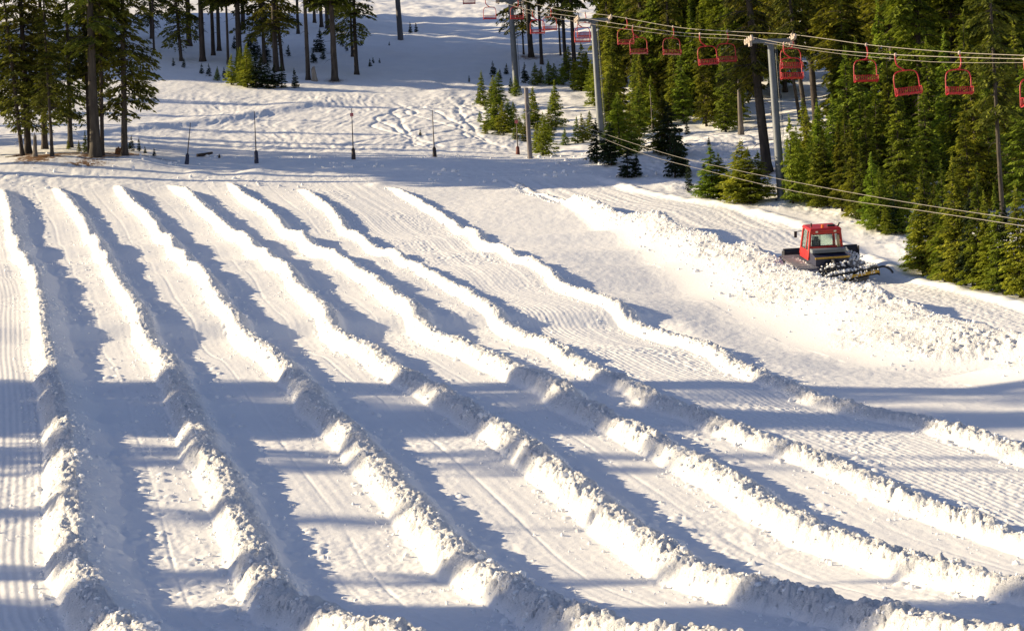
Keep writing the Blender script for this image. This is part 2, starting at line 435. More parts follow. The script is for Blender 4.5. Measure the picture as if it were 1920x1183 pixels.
# clods
m = chunk > .01
La = np.zeros_like(Z)
xs_, ys_ = X[m], D[m]
La[m] = (.050 + .065 * sm(-.3, .5, pn(xs_ * .5, ys_ * .4, 62))) * (lumps(xs_ * 4.6, ys_ * 4.2, 1) + .6 * lumps(xs_ * 9.5, ys_ * 8.5, 2)) + .055 * fbm(xs_ * 2.2, ys_ * 2.0, 4, 4, .6) - .03
Z += La * chunk
m = bank > .01; La[:] = 0; xs_, ys_ = X[m], D[m]
La[m] = (.02 + .07 * sm(-.3, .4, pn(xs_ * .35, ys_ * .22, 61))) * (lumps(xs_ * 2.9, ys_ * 2.5, 3) + .8 * lumps(xs_ * 6.2, ys_ * 5.6, 4)) + .07 * fbm(xs_ * .9, ys_ * .7, 5, 5, .6) - .02
Z += La * bank
Z += .05 * fbm(a * .9, D * .35, 14, 3) * bank
# sparse fallen clods on the shaded foot of each berm and in the bowl
m = (chunk2 > .5); La[:] = 0; xs_, ys_ = X[m], D[m]
La[m] = .09 * np.clip(lumps(xs_ * 3.1, ys_ * 3.0, 6) - .62, 0, 1) * 2.2 * (pn(xs_ * .5, ys_ * .5, 8) > .05)
Z += La * (1 - chunk)
# corduroy and track lines along the lanes
warp = .35 * pn(D * .05, a * .05, 12) + .05 * pn(a * .6, D * .25, 13)
rough = fbm(X * 1.6, D * 1.1, 15, 4)
fine = fbm(X * 4.1, D * 3.2, 16, 2, .6)
Z += wide * (.011 * np.sin((a + warp * .6) * 2 * np.pi / .21) * (.5 + .5 * sm(-.3, .4, pn(a * .5, D * .04, 17))) + .016 * pn(a * 1.3 + warp, D * .03, 18) + .010 * pn(a * 3.1 + warp, D * .04, 71) + .022 * fine * (.5 + sm(-.1, .5, pn(a * .35, D * .12, 19))))
Z += l0 * (.006 * np.sin((X - xa(CW[1], D) + .1 * warp) * 2 * np.pi / .2) + .03 * pn(a * .9, D * .04, 18))
Z += on_road * (.03 * pn((X - xL) * 2.4 + warp, D * .06, 23) + .009 * np.sin((X - xL + warp * .5) * 2 * np.pi / .22) * sm(-.3, .5, pn(a * .5, D * .08, 24)) + .02 * fine)
lanes_m = in_lanes * lane_zone * (1 - chunk) * (1 - wide)
rut = 0
for i in range(1, 6):
    oc = X - (xa(CW[i], D) * .42 + xa(CW[i + 1], D) * .58) - .12 * pn(D * .08, D * 0 + i, 31)
    Z -= .016 * np.exp(-(oc / .05) ** 2) * lane_zone * sm(-.6, 0, pn(D * .06, D * 0 + i * 2, 32))
    oc = oc + .75
    Z -= .012 * np.exp(-(oc / .05) ** 2) * lane_zone * sm(-.1, .3, pn(D * .05, D * 0 + i * 3, 33))
stir = sm(.05, .5, pn(X * .16, D * .09, 34) + .25 * (D < 70))
Z += lanes_m * (.006 * fine * (.5 + 1.6 * stir) + .010 * rough * stir + .006 * rough + .006 * pn(a * 5.5, D * .12, 72))
# faint steps across the lanes (they wrap up the berms)
Z += sm(78, 72, D) * sm(40, 46, D) * (.010 * pn(D * 1.5, a * .05, 35) + .005 * pn(D * 3.7, a * .08, 36)) * (1 - .5 * chunk)
Z += np.where((X > xa(CW[7], D) + .5) & (X < xB), .006 * fine + .014 * rough + .03 * pn(X * .3, D * .15, 66), 0) * rz
# messy snow at the lane heads and the ski run beyond
head = sm(164, 169, D) * (1 - sm(182, 190, D))
Z += head * (.022 * rough + .08 * lumps(X * 1.1, D * .8, 41) * sm(.25, .55, pn(X * .13 + 2, D * .16, 42)) + .03 * pn(X * .15, D * .9, 43))
beyond = sm(182, 192, D) * (1 - sm(420, 460, D))
mog = beyond * sm(-36, -26, X) * (1 - sm(-1, 4, X)) * (1 - sm(232, 240, D))
wx = X + 2.2 * pn(X * .12, D * .06, 44); wy = D + 3.5 * pn(X * .1, D * .05, 45)
Z += mog * (.026 * (1 - np.abs(pn(wx * 1.1, wy * .22, 46)) * 2.6) + .032 * fbm(wx * 1.3, wy * .4, 47, 4, .6))
trk = np.zeros_like(Z)
for j in range(9):            # turning ski tracks on the run
    cx0 = -11 + j * 1.25; ph = j * 1.3
    xc = cx0 + (1.6 + .3 * (j % 3)) * np.sin(D * .22 + ph) + .5 * np.sin(D * .47 + ph * 2) - (D - 200) * .10 * ((j % 3) - 1)
    trk = np.maximum(trk, np.exp(-((X - xc) / .22) ** 2) * sm(191, 196, D) * (1 - sm(224, 232, D)))
Z -= .10 * trk * (1 - sm(2, 5, X))
Z += beyond * (.05 * fbm(X * .35, D * .16, 48, 4) + .018 * rough)
right = sm(xR + .3, xR + 3, X) * sm(90, 110, D)
Z += right * (.22 * fbm(X * .22, D * .16, 49, 3) + .05 * rough) * (1 - beyond)
Z += beyond * right * .25 * fbm(X * .2, D * .1, 50, 3)
outside = (np.abs(T) > .3)[None] * 1.0
Z += outside * .2 * pn(X * .05, D * .05, 51)
_rg = np.array([at_base(x, y) for x, y in ((0,268),(120,258),(230,246),(330,236),(430,224),(520,208),(600,196),(680,188))])
_rd = np.interp(X, _rg[:, 0], _rg[:, 1])
_rm = sm(_rg[0, 0] - 8, _rg[0, 0], X) * (1 - sm(_rg[-1, 0] - 6, _rg[-1, 0] + 4, X))
Z += _rm * .34 * np.where(D > _rd, np.exp(-((D - _rd) / 5.0) ** 2), np.exp(-((D - _rd) / 2.2) ** 2))
def mound(x, y, h, rx, ry):
    global Z
    px, pd = at_base(x, y)
    Z += h * np.exp(-((X - px) / rx) ** 2 - ((D - pd) / ry) ** 2)
mound(150, 303, .35, 5, 3.2); mound(60, 312, .25, 4, 3); mound(265, 306, .3, 1.8, 2)
mound(375, 326, .22, .9, 1.2); mound(480, 325, .3, 1.2, 1.2); mound(1215, 300, .5, 2.5, 3); mound(1330, 275, .7, 4, 5)
mound(1600, 405, .3, 3, 3); mound(710, 348, .15, .7, 1.0); mound(1045, 330, .15, 3, 1.2)

# litter of needles and soil under the left group of trees
lit = np.zeros_like(Z)
for x, y, r1, r2, am in ((100,299,1.7,1.3,.8),(72,305,1.4,1.0,1),(135,293,1.6,1.3,.8),(180,300,1.2,1.2,1),(225,291,1.6,1.0,1.1),(215,300,1.3,.8,.8),(47,292,.9,.9,1),(165,314,1.6,.5,.55),(300,303,1.2,.5,.4),(628,152,1,1.2,.5),(1437,318,1.2,1.2,.5),(996,110,1.4,1.6,.7)):
    px, pd = at_base(x, y)
    lit = np.maximum(lit, am * np.exp(-((X - px) / r1) ** 2 - ((D - pd) / (r2 * 1.8)) ** 2))
nR, nC = Z.shape
V = np.stack([X, D, Z], -1).reshape(-1, 3)
ii = np.arange(nR * nC).reshape(nR, nC)
Fq = np.stack([ii[:-1, :-1], ii[:-1, 1:], ii[1:, 1:], ii[1:, :-1]], -1).reshape(-1, 4)
me = mesh_np('snow_ground', V, Fq, [M_SNOW], smooth=True)
atr = me.attributes.new('crust', 'FLOAT', 'POINT'); atr.data.foreach_set('value', np.clip(chunk + bank + .12, 0, 1).ravel().astype(np.float32))
atr = me.attributes.new('litter', 'FLOAT', 'POINT'); atr.data.foreach_set('value', lit.ravel().astype(np.float32))
ground = link(bpy.data.objects.new('snow_ground', me)); tag(ground, 'white snow slope with long tubing lanes between ploughed berms', kind='structure')
CHK = (chunk + bank).astype(np.float32)
del V, Fq, ii, rough, fine, La

def gz(x, d):
    t = x / max(d, 25.0)
    i = int(np.clip(np.searchsorted(DR, d) - 1, 0, nR - 2)); j = int(np.clip(np.searchsorted(T, t) - 1, 0, nC - 2))
    f = (d - DR[i]) / (DR[i + 1] - DR[i]); g = (t - T[j]) / (T[j + 1] - T[j])
    return float((Z[i, j] * (1 - g) + Z[i, j + 1] * g) * (1 - f) + (Z[i + 1, j] * (1 - g) + Z[i + 1, j + 1] * g) * f)
def at(x, y, dz=0.0):
    X_, D_ = at_base(x, y); return Vector((X_, D_, gz(X_, D_) + dz))
def px_per_m(d): return F / d

# ------------------------------------------------------------------ loose clods of snow (uncountable)
def ico():
    p = (1 + 5 ** .5) / 2
    v = np.array([(-1, p, 0), (1, p, 0), (-1, -p, 0), (1, -p, 0), (0, -1, p), (0, 1, p), (0, -1, -p), (0, 1, -p), (p, 0, -1), (p, 0, 1), (-p, 0, -1), (-p, 0, 1)]) / (1 + p * p) ** .5
    f = np.array([(0,11,5),(0,5,1),(0,1,7),(0,7,10),(0,10,11),(1,5,9),(5,11,4),(11,10,2),(10,7,6),(7,1,8),(3,9,4),(3,4,2),(3,2,6),(3,6,8),(3,8,9),(4,9,5),(2,4,11),(6,2,10),(8,6,7),(9,8,1)])
    return v, f
R_ = np.random.RandomState(5)
def clods(P, r, name):
    v0, f0 = ico(); n = len(P)
    sc = R_.uniform(.6, 1.3, (n, 1, 3)) * r[:, None, None]
    jit = R_.uniform(.75, 1.2, (n, 12, 1))
    Vv = v0[None] * jit * sc
    th = R_.rand(n) * 6.28; c, s = np.cos(th), np.sin(th)
    x, y = Vv[..., 0] * c[:, None] - Vv[..., 1] * s[:, None], Vv[..., 0] * s[:, None] + Vv[..., 1] * c[:, None]
    Vv = np.stack([x, y, Vv[..., 2]], -1) + P[:, None]
    Ff = (f0[None] + (np.arange(n) * 12)[:, None, None]).reshape(-1, 3)
    o = link(bpy.data.objects.new(name, mesh_np(name, Vv.reshape(-1, 3), Ff, [M_SNOW], smooth=False)))
    return o
P, rr = [], []
for i in range(1, 8):
    L = CW[i]
    n = 2300
    d = 168 - (168 - 36) * np.sqrt(R_.rand(n)) if False else R_.uniform(36, 164, n)
    far = d > 110
    o = R_.normal(-.1, .55, n); tail = R_.rand(n) < .12; o = np.where(tail, R_.uniform(-1.2, 2.0, n), o)
    x = xa(L, d) + o
    ok = (np.abs(x / d) < .235)
    for xx, dd in zip(x[ok], d[ok]):
        P.append((xx, dd, gz(xx, dd))); rr.append(R_.choice([.022, .035, .055, .085], p=[.52, .33, .13, .02]))
n = 2300
d = R_.uniform(74, 162, n); s = R_.beta(2.6, .9, n) * 1.12 - .06
x = xa(EMB_B, d) + (xa(ROAD_L, d) - xa(EMB_B, d)) * s
for xx, dd in zip(x, d):
    if abs(xx / dd) < .235: P.append((xx, dd, gz(xx, dd))); rr.append(R_.choice([.03, .05, .08, .12], p=[.55, .30, .13, .02]))
for _ in range(520):
    dd = R_.uniform(165, 184); xx = R_.uniform(-36, 12)
    if pn(np.array([xx * .13 + 2]), np.array([dd * .16]), 42)[0] > .1: P.append((xx, dd, gz(xx, dd))); rr.append(R_.choice([.06, .1, .16]))
P = np.array(P); rr = np.array(rr); P[:, 2] += rr * .25
tag(clods(P, rr, 'snow_clods'), 'loose clods of ploughed snow along the berms and the road bank', kind='stuff')

# ------------------------------------------------------------------ trees
M_BARK = mat('bark', (.024, .018, .015), .9, col2=(.066, .053, .043), nscale=3.5, bump=.04, bscale=7, stretch=(1, 1, .22), randv=.2)
M_BARKG = mat('bark_grey', (.075, .065, .056), .9, col2=(.15, .13, .115), nscale=3, bump=.03, bscale=7, stretch=(1, 1, .22))
M_DEAD = mat('dead_wood', (.20, .17, .14), .85, col2=(.36, .32, .27), nscale=4, bump=.02, bscale=9, stretch=(1, 1, .2))
M_ROT = mat('rotten_wood', (.22, .09, .035), .9, col2=(.10, .05, .025), nscale=5, bump=.03, bscale=9)
M_OLD = mat('needles_old', (.026, .042, .009), .75, col2=(.24, .25, .022), nscale=.9, randv=.22, spec=.25, trans=.22)
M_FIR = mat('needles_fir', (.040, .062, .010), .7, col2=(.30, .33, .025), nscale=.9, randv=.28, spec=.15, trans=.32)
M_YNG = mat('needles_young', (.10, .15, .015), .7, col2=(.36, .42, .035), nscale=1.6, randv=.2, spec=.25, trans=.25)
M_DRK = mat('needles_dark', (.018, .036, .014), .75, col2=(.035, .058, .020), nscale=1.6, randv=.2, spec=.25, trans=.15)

def crown(seed, H, z0, R, nbr, nsp, ls, ws, rise, droop, power, gap=.15, top=.03):
    """needle sprays carried by drooping branches; returns verts (n*4) and the branch lines"""
    r = np.random.RandomState(seed)
    u = np.sort(r.rand(nbr) ** .95)
    z = z0 + (H - z0) * (u * .985)
    az = r.rand(nbr) * 2 * np.pi
    L = R * ((1 - u) ** power * (1 - top) + top) * r.uniform(.55, 1.15, nbr)
    # lowest branches thin out
    low = np.clip(u / .06, .35, 1); L *= low
    side = 1 + .22 * np.cos(az - r.rand() * 6.28); L *= side
    keep = r.rand(nbr) > gap
    z, az, L, u = z[keep], az[keep], L[keep], u[keep]
    nb = len(z); cnt = np.maximum(3, (nsp * (L / R) ** .9 * r.uniform(.7, 1.2, nb))).astype(int)
    idx = np.repeat(np.arange(nb), cnt); n = len(idx)
    s = r.rand(n) ** .62 * .93 + .07
    dirx, diry = np.cos(az)[idx], np.sin(az)[idx]
    l = L[idx]
    br = rise + r.normal(0, .08, nb)
    zz = z[idx] + l * (br[idx] * s - droop * s * s) + .10 * l * droop * s ** 4
    lat = r.uniform(-1, 1, n); wd = l * .34 * np.sqrt(np.clip(s * (1.15 - s), 0, 1)) * 1.3
    off = lat * wd
    x = dirx * l * s - diry * off; y = diry * l * s + dirx * off
    zz = zz - np.abs(off) * .35 + r.normal(0, .05, n) * (l * .3 + .1) - r.rand(n) * .06 * l
    sgn = np.sign(lat)
    th = r.uniform(.2, 1.2, n) * sgn
    ax = dirx * np.cos(th) - diry * np.sin(th); ay = diry * np.cos(th) + dirx * np.sin(th)
    azd = -r.uniform(.05, .75, n) + (u[idx] > .93) * 1.0
    A = np.stack([ax, ay, azd], 1); A /= np.linalg.norm(A, axis=1)[:, None]
    B = np.cross(A, np.stack([r.normal(0, .45, n), r.normal(0, .45, n), np.ones(n)], 1)); B /= np.linalg.norm(B, axis=1)[:, None]
    sz = r.uniform(.6, 1.35, n)[:, None] * (0.55 + .45 * (l / R) ** .5)[:, None]
    c = np.stack([x, y, zz], 1)
    q = np.stack([c - A * ls * .5 * sz, c + B * ws * .5 * sz, c + A * ls * .6 * sz - np.array([0, 0, .06]) * ls, c - B * ws * .5 * sz], 1)
    # leader tuft at the very top
    k = 14; tz = H - r.rand(k) * .06 * H; ta = r.rand(k) * 6.28
    tc = np.stack([np.cos(ta) * .02 * R, np.sin(ta) * .02 * R, tz], 1); tu = np.stack([np.cos(ta) * .4, np.sin(ta) * .4, np.ones(k)], 1); tl = np.cross(tu, [0, 0, 1.0])
    q2 = np.stack([tc, tc + tu * ls * .4 + tl * ws * .4, tc + tu * ls * .9, tc + tu * ls * .4 - tl * ws * .4], 1)
    q = np.concatenate([q, q2])
    return q.reshape(-1, 3), (z, az, L, br)

def trunk_mb(H, r0, seed, n=9, flare=1.35, wob=.015, top=.03):
    r = random.Random(seed); mb = MB(); k = 14; pts, rs = [], []
    ox = oy = 0
    for i in range(k):
        t = i / (k - 1)
        zz = H * t
        rad = r0 * ((1 - t) ** .8 * (1 - top) + top)
        if i == 0: rad *= flare
        pts.append((ox, oy, zz - (.5 if i == 0 else 0))); rs.append(rad)
        if i == 0:
            pts.append((ox, oy, .05)); rs.append(r0 * flare); pts.append((ox, oy, .6)); rs.append(r0 * 1.05)
        ox += r.gauss(0, wob) * H / k * 4 * .25; oy += r.gauss(0, wob) * H / k * 4 * .25
    mb.tube(pts, rs, n)
    return mb

TREES = {}
def proto(key, H, z0, R, nbr, nsp, ls, ws, rise, droop, power, r0, mfol, mbark, seed, gap=.15, limbs=True, dead=0, wob=.012):
    q, (z, az, L, br) = crown(seed, H, z0, R, nbr, nsp, ls, ws, rise, droop, power, gap)
    Fq = np.arange(len(q)).reshape(-1, 4)
    cm = mesh_np('crown', q, Fq, [mfol])
    tb = trunk_mb(H * .97, r0, seed, wob=wob)
    if limbs:
        for zz, a_, l, b in zip(z, az, L, br):
            if l < .25 * R: continue
            p = [(math.cos(a_) * l * s, math.sin(a_) * l * s, zz + l * (b * s - droop * s * s)) for s in (0, .35, .7, .95)]
            rb = .012 + .018 * l / 3
            tb.tube(p, [rb * 1.7, rb * 1.2, rb * .7, rb * .3], 4, cap=False)
    r = random.Random(seed + 99)
    for _ in range(dead):      # dead snags of branches below the crown
        zz = r.uniform(.25, 1) * z0 + .4; a_ = r.uniform(0, 6.28); l = r.uniform(.4, 1.7)
        tb.tube([(0, 0, zz), (math.cos(a_) * l * .6, math.sin(a_) * l * .6, zz - .05 * l), (math.cos(a_) * l, math.sin(a_) * l, zz - .3 * l)], [.03, .02, .008], 4, cap=False)
    tm = bpy.data.meshes.new('trunk'); tm.from_pydata(tb.v, [], tb.f); tm.materials.append(mbark)
    tm.polygons.foreach_set('use_smooth', [True] * len(tm.polygons)); tm.update()
    TREES.setdefault(key, []).append((H, cm, tm))

for i in range(4):   # tall old mountain conifers with ragged crowns
    proto('old', 25, 2.4 + i * .5, 3.3, 340, 84, .42, .18, .12, .42, .75, .36, M_OLD, M_BARK, 100 + i, gap=.32, dead=6)
for i in range(3):   # the same with the bare part of the trunk long
    proto('bare', 25, 5.5 + i * 1.5, 3.1, 230, 85, .48, .21, .1, .42, .7, .36, M_OLD, M_BARK, 120 + i, gap=.25, dead=10)
for i in range(3):   # dense crowns carried high
    proto('dense', 27, 8.0 + i * 1.2, 3.7, 420, 130, .50, .22, .1, .42, .65, .36, M_OLD, M_BARK, 130 + i, gap=.15, dead=10)
for i in range(4):   # tall full firs of the wood
    proto('tall', 22, (1.2, 3.2, 5.5, 7.5)[i], 3.1, 340 + 40 * (i == 0), 125, .38, .16, .14, .40, .85, .28, M_FIR, M_BARK, 140 + i, gap=.28, dead=8)
for i in range(4):   # middle size firs
    proto('mid', 9, .2, 1.75, 330, 80, .25, .105, .25, .36, .85, .11, (M_FIR, M_YNG)[i % 2], M_BARK, 160 + i, gap=.14)
for i in range(5):   # young firs
    proto('young', 3.5, .05, .95, 240, 50, .16, .065, .35, .30, .85, .045, M_YNG, M_BARK, 180 + i, gap=.1, limbs=False)
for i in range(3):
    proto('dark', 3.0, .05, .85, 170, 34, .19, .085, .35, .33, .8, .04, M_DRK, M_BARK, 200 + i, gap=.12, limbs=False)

def tree(key, x, y, h, label, group=None, name='fir_tree', cat='fir tree', leanx=0.0, wid=1.0, v=None, world=None, thick=None, leany=0.0, sink=.0):
    """h: height in metres; x, y: photo pixel of the foot, or world=(X, D)"""
    p = at(x, y) if world is None else Vector((world[0], world[1], gz(*world)))
    var = TREES[key]; H, cm, tm = var[rnd.randrange(len(var)) if v is None else v % len(var)]
    sz = h / H
    rx = rnd.uniform(0, 6.28)
    q = Matrix.Rotation(leany, 4, 'X') @ Matrix.Rotation(leanx, 4, 'Y') @ Matrix.Rotation(rx, 4, 'Z')
    root = empty(name, p - Vector((0, 0, sink)), q.to_euler(), (sz * wid, sz * wid, sz))
    c = link(bpy.data.objects.new('crown', cm), root)
    t = link(bpy.data.objects.new('trunk', tm), root)
    if thick: t.scale = (thick, thick, 1)
    tag(root, label, cat, group)
    return root

L = -math.radians(1.0)
G1 = 'tall conifers of the group at the left edge'
for x, y, h, ln, th, key, v, lab in (
 (42, 294, 17, -.105, .7, 'old', 0, 'thin conifer leaning left, leftmost of the group beside the tubing lanes'),
 (53, 288, 24, -.035, .8, 'old', 1, 'tall straight conifer just behind the leaning one at the left edge'),
 (84, 280, 22, -.02, .8, 'old', 2, 'tall conifer behind the broken trunk at the left'),
 (98, 305, 15, -.045, .65, 'old', 3, 'slender conifer with low green branches right of the broken trunk'),
 (132, 277, 23, -.01, .65, 'old', 0, 'straight thin conifer standing alone between the low branches, left group'),
 (168, 288, 22, -.03, .55, 'bare', 0, 'thin dark conifer hidden behind the thickest trunk of the left group'),
 (179, 304, 27, -.02, 1.25, 'bare', 1, 'thickest grey trunk of the left group, bare up to the frame top'),
 (192, 301, 23, -.005, .6, 'bare', 2, 'slim reddish conifer touching the thickest trunk on its right'),
 (234, 301, 24, .0, .75, 'old', 1, 'rightmost conifer of the left group with drooping boughs to the right')):
    tree(key, x, y, h, lab, G1, 'conifer_tree', 'conifer', ln, .95 if key == 'old' else .8, v, thick=th)
tree('old', -18, 292, 22, 'conifer cut by the left edge whose boughs reach into the picture', G1, 'conifer_tree', 'conifer', 0, .9, 2)

G2 = 'dark conifers on the shaded slope behind the left run'
back = [(284,73,6),(289,99,5),(340,115,7),(355,87,12),(380,116,13),(400,104,9),(411,96,9),(428,121,6),(449,122,14),(456,56,10),(496,120,8),(518,135,12),(530,134,8),(559,64,7),(578,150,10),(590,44,7),(603,53,8),(614,56,9),(628,152,15),(669,140,9),(661,107,6)]
names = ['first','second','third','fourth','fifth','sixth','seventh','eighth','ninth','tenth','eleventh','twelfth','thirteenth','fourteenth','fifteenth','sixteenth','seventeenth','eighteenth','nineteenth','twentieth','twenty-first']
for k, (x, y, w) in enumerate(sorted(back)):
    D_ = at_base(x, y)[1]; rad = w / px_per_m(D_) / 2
    hh = 20 + 6 * rnd.random()
    low = x in (518, 669, 496, 284, 340)
    tree('old' if low else 'dense', x, y, hh, 'dark conifer on the shaded slope behind the run, %s from the left' % names[k], G2, 'conifer_tree', 'conifer',
         -.02 - (.05 if x in (340, 530) else 0), 1.0, thick=rad / .36 / (hh / 25) * .95)
G3 = 'dark conifers beside the far lift tower'
for k, (x, y, w, lab) in enumerate([(982,105,5,'thinnest dark trunk just right of the far lift tower'),(996,110,15,'broad dark double trunk behind the red chairs by the far lift tower'),(1016,123,9,'straight dark trunk right of the broad one near the far lift tower'),(1051,105,5,'thin far conifer between the far and the middle lift towers'),(1061,132,11,'dark trunk left of the middle lift tower behind young firs'),(1079,150,12,'dark conifer touching the middle lift tower on its left')]):
    D_ = at_base(x, y)[1]; rad = w / px_per_m(D_) / 2
    tree('old' if x in (982, 1051) else 'bare', x, y, 22 + 3 * rnd.random(), lab, G3, 'conifer_tree', 'conifer', -.03, .8, thick=rad / .36 * .95)

# young firs, listed one by one: x, y of foot, height in pixels, kind
def firs(lst, group, labf):
    lst = sorted(lst, key=lambda q: q[0])
    for k, it in enumerate(lst):
        x, y, hp = it[:3]; key = it[3] if len(it) > 3 else 'young'
        w = it[4] if len(it) > 4 else 1.0
        D_ = at_base(x, y)[1]; h = hp / px_per_m(D_)
        if key == 'young' and h > 5.2: key = 'mid'
        tree(key, x, y, h * (1.08 if x > 890 else 1), labf(k, x, y, hp), group, 'young_fir', 'young fir', rnd.uniform(-.04, .02), w * (1.25 if x > 890 and key != 'dark' else 1.05))
O = lambda k: ['leftmost', 'second', 'third', 'fourth', 'fifth', 'sixth', 'seventh', 'eighth', 'ninth', 'tenth', 'eleventh', 'twelfth', 'thirteenth', 'fourteenth', 'fifteenth', 'sixteenth', 'seventeenth', 'eighteenth', 'nineteenth', 'twentieth', 'twenty-first', 'twenty-second', 'twenty-third', 'twenty-fourth', 'twenty-fifth', 'twenty-sixth', 'twenty-seventh', 'twenty-eighth', 'twenty-ninth', 'thirtieth', 'thirty-first', 'thirty-second', 'thirty-third', 'thirty-fourth'][k]
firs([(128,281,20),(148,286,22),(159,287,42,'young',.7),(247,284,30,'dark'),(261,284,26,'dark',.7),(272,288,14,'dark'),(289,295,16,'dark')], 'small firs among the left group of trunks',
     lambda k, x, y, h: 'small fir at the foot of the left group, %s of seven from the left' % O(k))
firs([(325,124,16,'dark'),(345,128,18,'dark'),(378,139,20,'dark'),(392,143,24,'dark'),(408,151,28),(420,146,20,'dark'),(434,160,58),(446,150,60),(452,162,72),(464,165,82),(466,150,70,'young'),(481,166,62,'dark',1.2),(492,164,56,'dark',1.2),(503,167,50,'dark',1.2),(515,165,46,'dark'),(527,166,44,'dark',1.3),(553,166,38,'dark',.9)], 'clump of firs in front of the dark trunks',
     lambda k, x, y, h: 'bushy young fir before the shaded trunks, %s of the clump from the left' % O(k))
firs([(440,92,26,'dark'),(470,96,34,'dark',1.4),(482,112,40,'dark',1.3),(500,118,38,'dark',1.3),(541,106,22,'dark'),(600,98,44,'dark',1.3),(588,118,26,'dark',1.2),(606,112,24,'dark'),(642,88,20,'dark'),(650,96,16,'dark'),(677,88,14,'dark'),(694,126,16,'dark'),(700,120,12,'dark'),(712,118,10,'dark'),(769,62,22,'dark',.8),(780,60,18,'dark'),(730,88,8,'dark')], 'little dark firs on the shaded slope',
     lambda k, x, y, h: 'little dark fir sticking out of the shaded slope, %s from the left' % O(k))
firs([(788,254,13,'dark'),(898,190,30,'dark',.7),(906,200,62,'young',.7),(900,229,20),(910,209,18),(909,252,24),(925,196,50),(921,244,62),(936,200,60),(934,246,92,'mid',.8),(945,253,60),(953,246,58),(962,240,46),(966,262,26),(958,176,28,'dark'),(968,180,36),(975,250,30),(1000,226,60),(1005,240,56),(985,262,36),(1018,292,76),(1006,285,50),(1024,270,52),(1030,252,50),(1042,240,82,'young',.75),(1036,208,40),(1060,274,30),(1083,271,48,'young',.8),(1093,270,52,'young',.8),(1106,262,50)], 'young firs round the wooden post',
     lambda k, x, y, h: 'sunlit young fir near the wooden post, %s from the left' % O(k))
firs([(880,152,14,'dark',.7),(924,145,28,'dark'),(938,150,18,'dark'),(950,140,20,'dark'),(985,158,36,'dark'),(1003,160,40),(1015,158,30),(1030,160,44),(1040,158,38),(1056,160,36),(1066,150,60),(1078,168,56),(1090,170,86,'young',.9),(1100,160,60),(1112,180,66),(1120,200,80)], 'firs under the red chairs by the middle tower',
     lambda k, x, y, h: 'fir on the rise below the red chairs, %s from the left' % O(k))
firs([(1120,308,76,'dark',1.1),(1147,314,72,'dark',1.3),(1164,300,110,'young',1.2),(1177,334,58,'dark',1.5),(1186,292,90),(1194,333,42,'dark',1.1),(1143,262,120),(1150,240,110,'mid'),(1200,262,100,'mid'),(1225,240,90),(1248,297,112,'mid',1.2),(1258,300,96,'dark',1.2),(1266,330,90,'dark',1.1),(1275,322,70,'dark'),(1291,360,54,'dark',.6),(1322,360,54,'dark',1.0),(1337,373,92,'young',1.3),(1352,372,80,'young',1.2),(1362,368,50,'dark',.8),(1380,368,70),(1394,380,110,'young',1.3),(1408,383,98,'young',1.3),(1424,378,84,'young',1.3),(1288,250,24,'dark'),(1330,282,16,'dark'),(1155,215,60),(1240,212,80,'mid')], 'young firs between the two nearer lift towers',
     lambda k, x, y, h: 'young fir between the middle and near lift towers, %s from the left' % O(k))

# the dense wood on the right: young edge row, then rows behind
edge = [(1486,384,120),(1496,372,170),(1508,392,140),(1520,385,190),(1534,400,150),(1548,396,210),(1560,410,170),(1572,412,200),(1586,418,190),(1598,424,150),(1608,416,230),(1620,432,140),(1632,440,120),(1640,444,60),(1658,442,90),(1672,440,100),
        (1700,512,130),(1708,522,190),(1722,520,230),(1736,530,200),(1748,534,230),(1760,532,170),(1772,540,250),(1786,540,210),(1800,545,180),(1812,548,240),(1826,550,190),(1840,552,150),(1856,556,210),(1872,556,170),(1888,562,220),(1902,562,180),(1918,566,230)]
for k, (x, y, hp) in enumerate(edge):
    D_ = at_base(x, y)[1]; h = hp / px_per_m(D_)
    q = at(x, y)
    key = 'mid' if h > 4.2 else ('dark' if (k % 5 == 4) else 'young')
    r_ = tree(key, x, y, h, ('bright young fir at the upper road edge, %s from the near lift tower' % O(k)) if k < 16 else ('bushy young fir behind the right snow rim, %s from the snow groomer' % O(k - 16)), 'young firs along the road edge', 'young_fir', 'young fir', rnd.uniform(-.05, .02), rnd.uniform(.85, 1.15),
              world=(q.x + .7, q.y + .6))
rr_ = random.Random(21)
def fill(n, key, x0, x1, y0, y1, h0, h1, label, group, wid=1.0, name='fir_tree', mind=2.0, skip=None):
    done = []; tries = 0
    while len(done) < n and tries < n * 60:
        tries += 1
        x = rr_.uniform(x0, x1); y = rr_.uniform(y0, y1)
        if skip and skip(x, y): continue
        X_, D_ = at_base(x, y)
        if any((X_ - a_) ** 2 + (D_ - b_) ** 2 < mind ** 2 for a_, b_ in done): continue
        done.append((X_, D_))
        tree(key, x, y, rr_.uniform(h0, h1), label, group, name, 'fir tree' if name == 'fir_tree' else 'young fir', rr_.uniform(-.05, .0), wid * rr_.uniform(.85, 1.15), world=(X_, D_))
GW = 'firs crowded in the wood on the right'
gap = lambda x, y: (1490 < x < 1575 and y > 150) or (x < 1640 and y > 385) or y > 330 + (x - 1480) * .42
LW = 'green fir packed among others in the dense wood on the right'
fill(34, 'mid', 1560, 1940, 250, 430, 6, 12, LW, GW, 1.0, skip=gap, mind=1.6)
fill(26, 'young', 1480, 1690, 325, 400, 3, 5.5, 'slender young fir packed between others beside the near lift tower', 'young firs packed beside the near lift tower', .9, 'young_fir', .9)
fill(22, 'tall', 1590, 1960, 180, 340, 16, 24, LW, GW, .95, mind=3.5)
fill(34, 'tall', 1150, 1960, 60, 185, 20, 27, LW, GW, 1.1, mind=5)
